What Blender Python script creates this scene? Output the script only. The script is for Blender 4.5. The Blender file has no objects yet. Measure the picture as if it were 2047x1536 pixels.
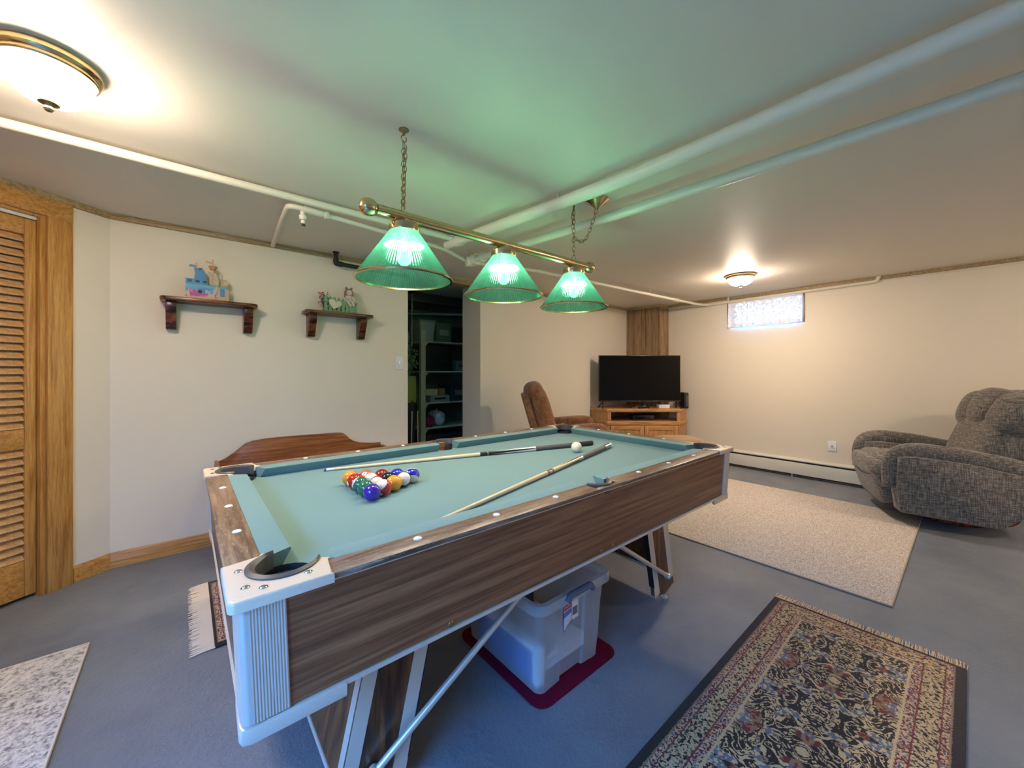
import bpy, bmesh, math, random
from mathutils import Vector, Matrix, Euler
random.seed(7)
PI = math.pi
S = bpy.context.scene
COL = S.collection

# ------------------------------------------------------------------ camera, world, exposure
YAW = 0.870065            # direction of view: (cos, sin) in the room's axes
EYE = 1.205
cam = bpy.data.cameras.new('camera'); camo = bpy.data.objects.new('camera', cam); COL.objects.link(camo)
camo.location = (0, 0, EYE); camo.rotation_euler = (PI/2, 0, YAW - PI/2)
cam.sensor_width = 36; cam.lens = 773.64/2047*36; cam.shift_y = -23.3/2047; cam.clip_start = 0.02
S.camera = camo
W = bpy.data.worlds.new('world'); S.world = W; W.use_nodes = True
bg = W.node_tree.nodes['Background']; bg.inputs[0].default_value = (.11, .38, 1, 1); bg.inputs[1].default_value = 21.0
S.view_settings.view_transform = 'Standard'; S.view_settings.look = 'None'
S.view_settings.gamma = 1; S.view_settings.use_curve_mapping = False; S.view_settings.exposure = 1.0
DOME_E, BULB_E, BULB_W = 165.0, 2.4, 7.8     # strength of the lit dome glass and of the bulbs
CEIL = 2.184

def portal(name, loc, rot, sx, sy):
    l = bpy.data.lights.new(name, 'AREA'); l.shape = 'RECTANGLE'; l.size = sx; l.size_y = sy
    l.cycles.is_portal = True
    o = bpy.data.objects.new(name, l); COL.objects.link(o); o.location = loc; o.rotation_euler = rot
portal('daylight_portal_window', (5.50, 1.64, 1.96), (0, PI/2, 0), .36, .8)
portal('daylight_portal_door', (-1.21, .12, 1.0), (0, -PI/2, 0), 1.9, 1.24)

# ------------------------------------------------------------------ helpers: objects
def thing(name, label, cat, loc=(0, 0, 0), rotz=0, group=None):
    o = bpy.data.objects.new(name, None); COL.objects.link(o); o.empty_display_size = .05
    o.location = loc; o.rotation_euler = (0, 0, rotz)
    o['label'] = label; o['category'] = cat
    if group: o['group'] = group
    return o
def tag(o, label, cat, group=None):
    o['label'] = label; o['category'] = cat
    if group: o['group'] = group
    return o
def mesh_of(bm, sharp=35):
    bmesh.ops.recalc_face_normals(bm, faces=bm.faces[:])
    ca = math.radians(sharp)
    for f in bm.faces: f.smooth = True
    for e in bm.edges:
        if len(e.link_faces) == 2: e.smooth = e.calc_face_angle(0) < ca
    me = bpy.data.meshes.new('m'); bm.to_mesh(me); bm.free(); return me
def obj(name, bm, mt, parent=None, local=False, sharp=35, label=None):
    """links bm as one mesh object. With a parent the bmesh is in room coordinates unless local."""
    if parent is not None and not local:
        q = parent; chain = []
        while q is not None: chain.append(q); q = q.parent
        mw = Matrix()
        for q in reversed(chain): mw = mw @ (Matrix.Translation(q.location) @ q.rotation_euler.to_matrix().to_4x4())
        bmesh.ops.transform(bm, matrix=mw.inverted(), verts=bm.verts[:])
    me = bm if isinstance(bm, bpy.types.Mesh) else mesh_of(bm, sharp)
    if not me.materials: me.materials.append(mt)
    o = bpy.data.objects.new(name, me); COL.objects.link(o); o.parent = parent
    if label: o['label'] = label
    return o
def struct(name, bm, mt, parent=None, sharp=35):
    o = obj(name, bm, mt, parent, sharp=sharp)
    if parent is None: o['kind'] = 'structure'
    return o
def inst(name, me, parent, loc=(0, 0, 0), rot=(0, 0, 0)):
    o = bpy.data.objects.new(name, me); COL.objects.link(o); o.parent = parent
    o.location = loc; o.rotation_euler = rot; return o
def dup(root, loc, rotz, label=None):
    r = root.copy(); COL.objects.link(r); r.location = loc; r.rotation_euler = (0, 0, rotz)
    if label: r['label'] = label
    for ch in list(root.children):
        c = ch.copy(); COL.objects.link(c); c.parent = r
        for g in ch.children:
            d = g.copy(); COL.objects.link(d); d.parent = c
    return r

# ------------------------------------------------------------------ helpers: shapes
def N(): return bmesh.new()
def bev(bm, geom_edges, r, seg=2):
    if r > 0: bmesh.ops.bevel(bm, geom=geom_edges, offset=r, segments=seg, profile=.5, affect='EDGES', clamp_overlap=True)
def box(bm, a, b, r=0, seg=2, mat=None):
    """box from corner a to corner b, edges rounded by r; mat places it."""
    vs = [bm.verts.new((x, y, z)) for x in (a[0], b[0]) for y in (a[1], b[1]) for z in (a[2], b[2])]
    fs = [bm.faces.new([vs[i] for i in q]) for q in ((0,1,3,2),(4,6,7,5),(0,4,5,1),(2,3,7,6),(0,2,6,4),(1,5,7,3))]
    if mat is not None: bmesh.ops.transform(bm, matrix=mat, verts=vs)
    if r > 0:
        es = list({e for f in fs for e in f.edges}); bev(bm, es, r, seg)
    return bm
def bx(a, b, r=0, seg=2, mat=None): return box(N(), a, b, r, seg, mat)
def prism(bm, pts, vec, r=0, seg=2):
    """closed polygon of 3D points pushed along vec."""
    vec = Vector(vec)
    v0 = [bm.verts.new(p) for p in pts]; v1 = [bm.verts.new(Vector(p)+vec) for p in pts]
    n = len(pts); fs = [bm.faces.new(v0), bm.faces.new(v1[::-1])]
    for i in range(n): fs.append(bm.faces.new((v0[i], v0[(i+1) % n], v1[(i+1) % n], v1[i])))
    if r > 0:
        es = [e for e in set(fs[0].edges) | set(fs[1].edges)]; bev(bm, es, r, seg)
    return bm
def frame_axes(d):
    d = Vector(d).normalized(); u = Vector((0, 0, 1)) if abs(d.z) < .9 else Vector((1, 0, 0))
    a = d.cross(u).normalized(); return d, a, d.cross(a).normalized()
def tube(bm, pts, r, n=10, closed=False, caps=True, rb=None):
    """round tube along pts; r number or list."""
    pts = [Vector(p) for p in pts]; m = len(pts); rings = []
    d, a, b = frame_axes(pts[1]-pts[0])
    for i, p in enumerate(pts):
        if closed: t = (pts[(i+1) % m]-pts[i-1]).normalized()
        elif i == 0: t = (pts[1]-pts[0]).normalized()
        elif i == m-1: t = (pts[-1]-pts[-2]).normalized()
        else: t = ((pts[i+1]-p).normalized()+(p-pts[i-1]).normalized()).normalized()
        a = (a - t*a.dot(t)).normalized(); b = t.cross(a)
        ri = r[i] if isinstance(r, (list, tuple)) else r
        r2 = ri if rb is None else rb
        rings.append([bm.verts.new(p + a*math.cos(2*PI*k/n)*ri + b*math.sin(2*PI*k/n)*r2) for k in range(n)])
    for i in range(m if closed else m-1):
        A, B = rings[i], rings[(i+1) % m]
        for k in range(n): bm.faces.new((A[k], A[(k+1) % n], B[(k+1) % n], B[k]))
    if caps and not closed: bm.faces.new(rings[0][::-1]); bm.faces.new(rings[-1])
    return bm
def lathe(bm, prof, c=(0, 0, 0), n=32, axis=None):
    """profile of (r, h) turned about the axis through c (default up)."""
    M = Matrix()
    if axis is not None:
        d, a, b = frame_axes(axis); M = Matrix((a, b, d)).transposed().to_4x4()
    M = Matrix.Translation(c) @ M; rings = []
    for r, h in prof:
        if r < 1e-6: rings.append([bm.verts.new(M @ Vector((0, 0, h)))])
        else: rings.append([bm.verts.new(M @ Vector((r*math.cos(2*PI*k/n), r*math.sin(2*PI*k/n), h))) for k in range(n)])
    for A, B in zip(rings, rings[1:]):
        for k in range(n):
            k2 = (k+1) % n
            if len(A) == 1 and len(B) == 1: continue
            if len(A) == 1: bm.faces.new((A[0], B[k2], B[k]))
            elif len(B) == 1: bm.faces.new((A[k], A[k2], B[0]))
            else: bm.faces.new((A[k], A[k2], B[k2], B[k]))
    return bm
def ball(bm, c, r, n=24, sc=(1, 1, 1)):
    bmesh.ops.create_uvsphere(bm, u_segments=n, v_segments=n//2, radius=1,
        matrix=Matrix.Translation(c) @ Matrix.Diagonal((r*sc[0], r*sc[1], r*sc[2], 1)))
    return bm
def pillow(bm, c, s, e=4.0, seg=12, mat=None, bulge=0, fn=None):
    """rounded cushion: superellipsoid with half sizes s; fn(unit point)->offset for seams."""
    b2 = N(); bmesh.ops.create_cube(b2, size=2)
    bmesh.ops.subdivide_edges(b2, edges=b2.edges[:], cuts=seg, use_grid_fill=True)
    base = {}
    for v in b2.verts:
        q = v.co; q = Vector((math.sin(q.x*PI/2*.999)/1, math.sin(q.y*PI/2*.999), math.sin(q.z*PI/2*.999)))
        k = (abs(q.x)**e+abs(q.y)**e+abs(q.z)**e)**(1/e); q = q/k
        p = Vector((q.x*s[0], q.y*s[1], q.z*s[2]))
        if fn: p = fn(q, p)
        base[v] = p
    M = (mat or Matrix()) ; out = {}
    for v in b2.verts: out[v] = bm.verts.new(Vector(c) + (M @ base[v] if mat is not None else base[v]))
    for f in b2.faces: bm.faces.new([out[v] for v in f.verts])
    b2.free(); return bm
def arc(c, r, a0, a1, n, z=0):
    return [(c[0]+r*math.cos(a0+(a1-a0)*i/n), c[1]+r*math.sin(a0+(a1-a0)*i/n), z) for i in range(n+1)]
def rotm(x=0, y=0, z=0): return Euler((x, y, z)).to_matrix()
def text_bm(s, size):
    cu = bpy.data.curves.new('t', 'FONT'); cu.body = s; cu.size = size; cu.align_x = 'CENTER'; cu.align_y = 'CENTER'; cu.resolution_u = 3
    to = bpy.data.objects.new('t', cu); COL.objects.link(to)
    dg = bpy.context.evaluated_depsgraph_get(); me = bpy.data.meshes.new_from_object(to.evaluated_get(dg))
    bm = N(); bm.from_mesh(me); bpy.data.objects.remove(to); bpy.data.meshes.remove(me); bpy.data.curves.remove(cu)
    return bm

# ------------------------------------------------------------------ helpers: materials
class NT:
    def __init__(s, name):
        s.m = bpy.data.materials.new(name); s.m.use_nodes = True; s.t = s.m.node_tree
        s.b = s.t.nodes['Principled BSDF']; s.out = s.t.nodes['Material Output']
    def n(s, kind, ins=None, **props):
        nd = s.t.nodes.new('ShaderNode'+kind)
        for k, v in props.items(): setattr(nd, k, v)
        for k, v in (ins or {}).items(): s.put(nd.inputs[k], v)
        return nd
    def put(s, sock, v):
        if isinstance(v, bpy.types.NodeSocket): s.t.links.new(v, sock)
        elif isinstance(v, bpy.types.Node): s.t.links.new(v.outputs[0], sock)
        else:
            if isinstance(v, (tuple, list)) and len(v) == 3 and sock.type == 'RGBA': v = (*v, 1)
            sock.default_value = v
    def set(s, **k):
        for a, v in k.items(): s.put(s.b.inputs[a.replace('_', ' ')], v)
        return s
    def co(s, scale=(1, 1, 1), rot=(0, 0, 0), loc=(0, 0, 0)):
        tc = s.n('TexCoord'); mp = s.n('Mapping', {'Vector': tc.outputs['Object']})
        mp.inputs['Scale'].default_value = scale; mp.inputs['Rotation'].default_value = rot; mp.inputs['Location'].default_value = loc
        return mp.outputs[0]
    def noise(s, vec, scale, detail=3, rough=.5, dist=0):
        return s.n('TexNoise', {'Vector': vec, 'Scale': scale, 'Detail': detail, 'Roughness': rough, 'Distortion': dist}).outputs[0]
    def ramp(s, fac, stops, interp='LINEAR'):
        r = s.n('ValToRGB', {'Fac': fac}); cr = r.color_ramp; cr.interpolation = interp
        while len(cr.elements) < len(stops): cr.elements.new(.5)
        for e, (p, c) in zip(cr.elements, stops): e.position = p; e.color = (*c, 1) if len(c) == 3 else c
        return r.outputs[0]
    def mix(s, f, a, b, mode='MIX'):
        m = s.n('Mix', data_type='RGBA', blend_type=mode); s.put(m.inputs[0], f); s.put(m.inputs[6], a); s.put(m.inputs[7], b); return m.outputs[2]
    def math(s, op, a, b=None, c=None):
        m = s.n('Math', operation=op); s.put(m.inputs[0], a)
        if b is not None: s.put(m.inputs[1], b)
        if c is not None: s.put(m.inputs[2], c)
        return m.outputs[0]
    def bump(s, h, strength=.3, dist=.002):
        s.put(s.b.inputs['Normal'], s.n('Bump', {'Height': h, 'Strength': strength, 'Distance': dist}).outputs[0]); return s
def rgb(r, g, b):
    """sRGB 0-255 to linear"""
    f = lambda c: (c/255/12.92) if c <= 10 else ((c/255+.055)/1.055)**2.4
    return (f(r), f(g), f(b))
def plain(name, col, rough=.5, metal=0, spec=.5, bump=0, bscale=200):
    t = NT(name).set(Base_Color=col, Roughness=rough, Metallic=metal, Specular_IOR_Level=spec)
    if bump: t.bump(t.noise(t.co(), bscale, 3), bump, .002)
    return t.m
def wood(name, dark, mid, light, grain=(3, 60, 60), rough=.35, wscale=1.0, spec=.5, contrast=1.0, fig=.6):
    t = NT(name); v = t.co(grain)
    n1 = t.noise(v, 1.6*wscale, 6, .62, .8)
    v2 = t.co(tuple(g*.25 for g in grain)); n2 = t.noise(v2, 1.1*wscale, 2, .5, .3)
    rings = t.math('SINE', t.math('MULTIPLY', n2, 46))
    f = t.math('ADD', t.math('MULTIPLY', n1, .8), t.math('MULTIPLY', rings, .12*fig))
    c = t.ramp(f, [(.25, dark), (.45, mid), (.68, light)])
    fine = t.noise(t.co(tuple(g*4 for g in grain)), 2.2, 2)
    c = t.mix(.55, c, t.mix(1.0, c, t.ramp(fine, [(.3, (.45, .42, .4)), (.65, (1, 1, 1))]), 'MULTIPLY'))
    t.set(Base_Color=c, Roughness=rough, Specular_IOR_Level=spec); t.bump(n1, .12, .001); return t.m
def emit(name, col, strength):
    t = NT(name); e = t.n('Emission', {'Color': col, 'Strength': strength}); t.t.links.new(e.outputs[0], t.out.inputs[0]); return t.m
def surf(t, sock): t.t.links.new(sock, t.out.inputs[0])

m_wall = NT('wall_paint'); m_wall.set(Base_Color=m_wall.mix(m_wall.noise(m_wall.co(), .9, 2), (.745, .665, .535), (.78, .70, .565)), Roughness=.55, Specular_IOR_Level=.3)
m_wall.bump(m_wall.noise(m_wall.co(), 140, 3), .12, .0015); m_wall = m_wall.m
m_ceil = NT('ceiling_paint'); m_ceil.set(Base_Color=m_ceil.mix(m_ceil.noise(m_ceil.co(), 1.2, 3), (.72, .66, .56), (.76, .70, .60)), Roughness=.5, Specular_IOR_Level=.3)
m_ceil.bump(m_ceil.noise(m_ceil.co(), 90, 4), .16, .0015); m_ceil = m_ceil.m
t = NT('painted_concrete'); v = t.co()
c = t.mix(t.ramp(t.noise(v, 1.7, 5, .6), [(.35, (0, 0, 0)), (.65, (1, 1, 1))]), (.155, .175, .212), (.222, .24, .27))
c = t.mix(t.ramp(t.noise(v, 70, 3, .6), [(.72, (0, 0, 0)), (.78, (.7, .7, .7))]), c, (.09, .10, .11))
sp = t.ramp(t.n('TexVoronoi', {'Vector': v, 'Scale': 32.0}).outputs['Distance'], [(.035, (1, 1, 1)), (.06, (0, 0, 0))])
c = t.mix(t.math('MULTIPLY', sp, .35), c, (.5, .5, .5))
t.set(Base_Color=c, Roughness=t.ramp(t.noise(v, 5, 4), [(.3, (.32,)*3), (.7, (.46,)*3)]), Specular_IOR_Level=.5)
t.bump(t.math('ADD', t.noise(v, 48, 5, .72), t.math('MULTIPLY', t.noise(v, 9, 3), 1.0)), 1.0, .005); m_floor = t.m
m_white = plain('white_paint', (.72, .70, .64), .4)
m_pipe = plain('pipe_paint', (.74, .68, .55), .38, bump=.1, bscale=60)
m_pine = wood('golden_pine', rgb(172, 116, 54), rgb(202, 150, 80), rgb(216, 170, 104), (60, 60, 2.2), .38)
m_pineh = wood('golden_pine_level', rgb(172, 116, 54), rgb(202, 150, 80), rgb(216, 170, 104), (2.2, 60, 60), .38)
m_slat = wood('louver_pine', rgb(186, 138, 90), rgb(212, 168, 116), rgb(226, 186, 138), (3, 40, 40), .42)
m_trim = wood('ceiling_molding', rgb(140, 112, 72), rgb(178, 152, 108), rgb(196, 172, 132), (3, 60, 60), .5)
m_brass = plain('polished_brass', (.66, .50, .27), .16, 1)
m_abrass = plain('antique_brass', (.30, .23, .12), .32, 1)
m_alu = plain('aluminium', (.70, .62, .54), .36, .5)
m_aluw = plain('aluminium_trim', (.70, .62, .53), .4, .3)
m_cast = NT('cream_casting'); m_cast.set(Base_Color=m_cast.mix(m_cast.noise(m_cast.co(), 260, 2), (.68, .53, .38), (.77, .62, .46)), Roughness=.3, Specular_IOR_Level=.6); m_cast = m_cast.m
m_chrome = plain('chrome', (.75, .75, .75), .12, 1)
m_black = plain('black_plastic', (.012, .012, .013), .35)
m_blackr = plain('black_rubber', (.014, .013, .012), .6, bump=.4, bscale=120)
m_liner = plain('grey_rubber_liner', (.085, .075, .07), .42)
t = NT('teal_felt'); v = t.co(); f1 = t.noise(v, 420, 3, .7); f2 = t.noise(v, 3.0, 3)
c = t.mix(f1, (.088, .190, .180), (.168, .290, .272)); c = t.mix(t.math('MULTIPLY', f2, .35), c, (.175, .31, .290))
t.set(Base_Color=c, Roughness=.85, Specular_IOR_Level=.15, Sheen_Weight=.25); t.bump(f1, .25, .001); m_felt = t.m
m_wal = wood('walnut_laminate', rgb(116, 72, 46), rgb(150, 100, 66), rgb(172, 124, 86), (1.3, 60, 60), .32, 1.0, fig=.8)
m_walv = wood('walnut_laminate_upright', rgb(64, 36, 18), rgb(120, 74, 38), rgb(150, 98, 56), (26, 26, 2.4), .32)
t = NT('worn_rail_laminate'); v = t.co((3, 40, 40)); n1 = t.noise(v, 1.6, 6, .62, .8)
c = t.ramp(n1, [(.28, rgb(70, 48, 38)), (.5, rgb(118, 92, 74)), (.7, rgb(150, 126, 106))])
sc = t.ramp(t.noise(t.co((9, 60, 60)), 3, 5, .75), [(.55, (0, 0, 0)), (.66, (1, 1, 1))])
c = t.mix(t.math('MULTIPLY', sc, .55), c, (.52, .47, .42)); t.set(Base_Color=c, Roughness=.35); t.bump(n1, .15, .001); m_rail = t.m
t = NT('worn_rail_laminate_end'); v = t.co((40, 3, 40)); n1 = t.noise(v, 1.6, 6, .62, .8)
c = t.ramp(n1, [(.28, rgb(70, 48, 38)), (.5, rgb(124, 96, 72)), (.7, rgb(156, 128, 98))])
sc = t.ramp(t.noise(t.co((60, 9, 60)), 3, 5, .75), [(.55, (0, 0, 0)), (.66, (1, 1, 1))])
c = t.mix(t.math('MULTIPLY', sc, .45), c, (.50, .46, .42)); t.set(Base_Color=c, Roughness=.35); t.bump(n1, .15, .001); m_raile = t.m
m_pearl = plain('white_sight', (.82, .80, .80), .2)

# ------------------------------------------------------------------ room shell
YB, XR = 3.419, 5.42                    # back wall (shelves), right wall (window)
OX0, OX1 = 1.60, 2.436                  # opening to the storage room
DL = (-.356, YB); DD = Vector((-.80, -.60, 0)); DN = Vector((.60, -.80, 0))   # angled wall, its direction and inward normal
DE = Vector((DL[0], DL[1], 0)) + DD*2.0
b = bx((-1.30, -2.4, -.1), (5.58, 6.0, 0)); box(b, (-2.25, 1.38, -.1), (-1.30, 6.0, 0)); struct('floor', b, m_floor)
b = bx((-1.30, -2.4, CEIL), (5.58, 3.75, CEIL+.1)); box(b, (-2.25, 1.38, CEIL), (-1.30, 3.75, CEIL+.1)); struct('ceiling', b, m_ceil)
b = N(); box(b, (DL[0]-.1, YB, 0), (OX0, YB+.12, CEIL)); struct('wall_back', b, m_wall)
b = N(); box(b, (OX1, YB, 0), (5.6, YB+.35, CEIL)); struct('wall_back_far', b, m_wall)
b = N(); p = [Vector((DL[0], DL[1], 0)), DE, DE-DN*.12, Vector((DL[0], DL[1], 0))-DN*.12]
# the angled wall is cut by the closet doorway
def dpt(s, off=0, z=0): q = Vector((DL[0], DL[1], 0)) + DD*s + DN*off; return Vector((q.x, q.y, z))
def dslab(bm, s0, s1, z0, z1, o0, o1): prism(bm, [dpt(s0, o0, z0), dpt(s1, o0, z0), dpt(s1, o1, z0), dpt(s0, o1, z0)], (0, 0, z1-z0)); return bm
CS0, CS1, CZ = .285, 1.55, 2.055        # closet doorway along the angled wall
b = N(); dslab(b, 0, CS0, 0, CEIL, 0, -.12); dslab(b, CS0, CS1, CZ, CEIL, 0, -.12); dslab(b, CS1, 2.2, 0, CEIL, 0, -.12); dslab(b, CS0-.05, CS1+.05, 0, CEIL, -.6, -.62); dslab(b, CS0-.05, CS0-.03, 0, CEIL, -.1, -.61); dslab(b, CS1+.03, CS1+.05, 0, CEIL, -.1, -.61)
struct('wall_left', b, m_wall)
b = N(); WY0, WY1, WZ0, WZ1 = 1.245, 2.035, 1.80, 2.135
box(b, (XR, -2.4, 0), (XR+.16, 3.8, WZ0)); box(b, (XR, -2.4, WZ1), (XR+.16, 3.8, CEIL)); box(b, (XR, -2.4, WZ0), (XR+.16, WY0, WZ1)); box(b, (XR, WY1, WZ0), (XR+.16, 3.8, WZ1))
struct('wall_right', b, m_wall)
b = bx((-1.15, -2.4, 0), (XR, -2.25, CEIL)); struct('wall_front', b, m_wall)
b = N(); box(b, (-1.30, -2.4, 0), (-1.15, -.5, CEIL)); box(b, (-1.30, .74, 0), (-1.15, 1.5, CEIL)); box(b, (-1.30, -.5, 1.95), (-1.15, .74, CEIL))
box(b, (-2.25, 1.38, 0), (-1.30, 1.5, CEIL)); box(b, (-2.25, 1.5, 0), (-2.1, 2.3, CEIL)); box(b, (-2.25, 2.12, 0), (DE.x+.05, 2.3, CEIL))
struct('wall_patio', b, m_wall)
# glass door in that wall lets the daylight in; unseen ground slabs outside, added to block light from below
b = N(); fw = .06
for y in (-.5, .68): box(b, (-1.25, y, 0), (-1.19, y+fw, 1.95))
box(b, (-1.25, -.5, 0), (-1.19, .74, .06)); box(b, (-1.25, -.5, 1.89), (-1.19, .74, 1.95))
struct('door_2', b, m_white)
struct('wall_sky_block', bx((-3.45, -7, -.05), (-3.3, 9, 2.2)), plain('sky_block_grey', (.22, .22, .21), .9))  # unseen wall added outside to keep low sky light off the far furniture
m_soil = plain('lawn', (.05, .08, .03), .9)
struct('added_ground_patio', bx((-30, -30, -.15), (-1.30, 1.36, -.05)), m_soil); struct('added_ground_lawn', bx((5.58, -30, 1.60), (30, 30, 1.70)), m_soil)
# storage room beyond the opening
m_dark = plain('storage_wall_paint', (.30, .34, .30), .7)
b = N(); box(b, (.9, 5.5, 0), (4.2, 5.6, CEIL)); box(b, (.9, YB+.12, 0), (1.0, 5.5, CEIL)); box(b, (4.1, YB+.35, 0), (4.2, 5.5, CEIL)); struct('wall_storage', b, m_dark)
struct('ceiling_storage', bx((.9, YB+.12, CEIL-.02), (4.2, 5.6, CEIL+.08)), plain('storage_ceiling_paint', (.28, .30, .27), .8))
b = bx((OX0, YB, CEIL-.06), (OX1, YB+.12, CEIL)); struct('trim_1', b, m_trim)
m_steel = plain('dark_steel', (.02, .018, .018), .6)
tag(obj('steel_beam', bx((1.0, 4.25, 2.05), (4.1, 4.40, 2.16), .004), m_steel), 'dark steel beam under the storage room ceiling', 'beam')
b = tube(N(), [(2.05, 5.3, 2.03), (3.3, 4.5, 2.03), (4.0, 4.1, 2.03)], .014, 8); tag(obj('conduit', b, m_white), 'thin pale conduit under the storage room ceiling', 'pipe')

# ceiling moldings and baseboards
b = bx((DL[0], YB-.018, CEIL-.035), (OX0, YB, CEIL), .004); struct('trim_2', b, m_trim)
b = bx((OX1, YB-.018, CEIL-.035), (5.2, YB, CEIL), .004); struct('trim_3', b, m_trim)
b = bx((XR-.018, -2.2, CEIL-.035), (XR, 2.86, CEIL), .004); struct('trim_4', b, m_trim)
b = dslab(N(), 0, 2.0, CEIL-.035, CEIL, 0, .018); struct('trim_5', b, m_trim)
b = prism(N(), [(DL[0], YB, 0), (DL[0], YB-.016, 0), (DL[0], YB-.016, .075), (DL[0], YB-.006, .092), (DL[0], YB, .092)], (OX0-DL[0], 0, 0)); struct('baseboard_back', b, m_pineh)
q = dpt(0); b = prism(N(), [dpt(0, 0, 0), dpt(-.005, .016, 0), dpt(-.005, .016, .075), dpt(-.002, .006, .092), dpt(0, 0, .092)], DD*(CS0-.105)); struct('baseboard_left', b, m_pineh)

# corner chase of wood panelling
m_panel = wood('oak_panelling', rgb(138, 108, 76), rgb(172, 142, 106), rgb(184, 156, 120), (26, 26, 1.6), .5)
CHX, CHY = 5.20, 2.87
ch = struct('wall_chase', bx((CHX+.012, CHY+.012, 0), (XR, YB, CEIL)), plain('chase_groove', (.09, .06, .035), .8))
ys = [CHY, 3.0, 3.105, 3.17, 3.30, 3.405]
for y0, y1 in zip(ys, ys[1:]): obj('panel', bx((CHX, y0+.0035, 0), (CHX+.012, y1-.0035, CEIL), .0015), m_panel, ch)
xs = [CHX, 5.31, XR]
for x0, x1 in zip(xs, xs[1:]): obj('panel', bx((x0+.002, CHY, 0), (x1-.002, CHY+.012, CEIL), .0015), m_panel, ch)
obj('corner_molding', bx((CHX-.012, CHY-.012, 0), (CHX+.022, CHY+.018, CEIL), .005), m_panel, ch)
obj('corner_molding', bx((CHX-.01, 3.40, 0), (CHX+.014, YB, CEIL), .004), m_panel, ch)
obj('corner_molding', bx((XR-.02, CHY-.012, 0), (XR, CHY+.002, CEIL), .004), m_panel, ch)
obj('crown_molding', bx((CHX-.014, CHY-.014, CEIL-.035), (CHX+.004, YB, CEIL), .004), m_trim, ch)

# ------------------------------------------------------------------ closet doorway: casing and louvered bifold leaves
dr = struct('door_1', dslab(N(), CS0, CS1, CZ-.012, CZ, .0, -.1), m_pine)
def dbox(s0, s1, z0, z1, o0, o1, r=.003):
    bm = dslab(N(), s0, s1, z0, z1, o0, o1); bev(bm, bm.edges[:], r, 2); return bm
obj('casing', dbox(CS0-.105, CS0, 0, CZ+.08, 0, .02), m_pine, dr)
obj('casing', dbox(CS1, CS1+.105, 0, CZ+.08, 0, .02), m_pine, dr)
obj('head_casing', dbox(CS0-.105, CS1+.105, CZ, CZ+.095, 0, .022), m_pineh, dr)
obj('jamb', dbox(CS0, CS0+.022, 0, CZ-.012, -.10, .004), m_pine, dr)
obj('jamb', dbox(CS1-.022, CS1, 0, CZ-.012, -.10, .004), m_pine, dr)
obj('door_track', dbox(CS0+.022, CS1-.022, CZ-.03, CZ-.012, -.05, -.02), m_white, dr)
leafw = (CS1-CS0-.05)/3
sm = None
for k in range(3):
    s0 = CS0+.026+k*leafw; s1 = s0+leafw-.004; z0, z1 = .02, CZ-.035; o0, o1 = -.05, -.018
    leaf = obj('door_leaf', dbox(s0+.01, s1-.01, .03, .06, -.036, -.032), m_pine, dr, label='louvered pine bifold door leaf')
    for a, c_ in ((s0, s0+.042), (s1-.042, s1)): obj('stile', dbox(a, c_, z0, z1, o0, o1), m_pine, leaf)
    for a, c_ in ((z0, .21), (.80, .905), (z1-.085, z1)): obj('rail', dbox(s0+.042, s1-.042, a, c_, o0+.002, o1-.002), m_pineh, leaf)
    for za, zb in ((.21, .80), (.905, z1-.085)):
        n = int(round((zb-za)/.0415))
        for i in range(n):
            zc = za+(i+.5)*(zb-za)/n
            if sm is None:
                bm = N(); L = s1-s0-.084
                R_ = Matrix((DD, DN, Vector((0, 0, 1)))).transposed().to_4x4() @ Matrix.Rotation(math.radians(-52), 4, 'X')
                box(bm, (-L/2, -.0235, -.0035), (L/2, .0235, .0035), .002, 1, R_); sm = mesh_of(bm); sm.materials.append(m_slat)
            p = dpt((s0+s1)/2, (o0+o1)/2, zc); inst('slat', sm, leaf, p)

# ------------------------------------------------------------------ basement window with lace valance
wn = struct('window_1', bx((XR+.08, WY0, WZ0), (XR+.11, WY0+.035, WZ1)), m_white)
for a, c_ in (((WY1-.035, WZ0), (WY1, WZ1)), ((WY0, WZ0), (WY1, WZ0+.035)), ((WY0, WZ1-.03), (WY1, WZ1))):
    obj('sash', bx((XR+.08, a[0], a[1]), (XR+.11, c_[0], c_[1]), .003), m_white, wn)
t = NT('window_glass'); mx = t.n('MixShader', {0: .08, 1: t.n('BsdfTransparent').outputs[0], 2: t.n('BsdfGlossy', {'Roughness': .02}).outputs[0]}); surf(t, mx.outputs[0]); m_glass = t.m
obj('pane', bx((XR+.092, WY0+.03, WZ0+.03), (XR+.097, WY1-.03, WZ1-.025)), m_glass, wn)
for a, c_ in (((WY0-.02, WZ0-.015), (WY0, WZ1+.015)), ((WY1, WZ0-.015), (WY1+.02, WZ1+.015)), ((WY0-.02, WZ1), (WY1+.02, WZ1+.018))):
    obj('frame', bx((XR-.012, a[0], a[1]), (XR+.004, c_[0], c_[1]), .002), m_panel, wn)
obj('sill', bx((XR-.004, WY0, WZ0-.015), (XR+.08, WY1, WZ0), .002), m_white, wn)
t = NT('white_lace'); v = t.co()
tc = t.n('SeparateXYZ', {0: v})
hy_ = t.math('PINGPONG', tc.outputs[1], .052); hz_ = t.math('PINGPONG', tc.outputs[2], .075)
d = t.math('SQRT', t.math('ADD', t.math('POWER', t.math('SUBTRACT', hy_, .022), 2.), t.math('POWER', t.math('SUBTRACT', hz_, t.math('ADD', .03, t.math('MULTIPLY', hy_, .55))), 2.)))
heart = t.math('LESS_THAN', t.math('ABSOLUTE', t.math('SUBTRACT', d, .021)), .008)
vine = t.math('LESS_THAN', t.math('ABSOLUTE', t.math('SUBTRACT', t.noise(v, 16, 1), .5)), .045)
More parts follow.
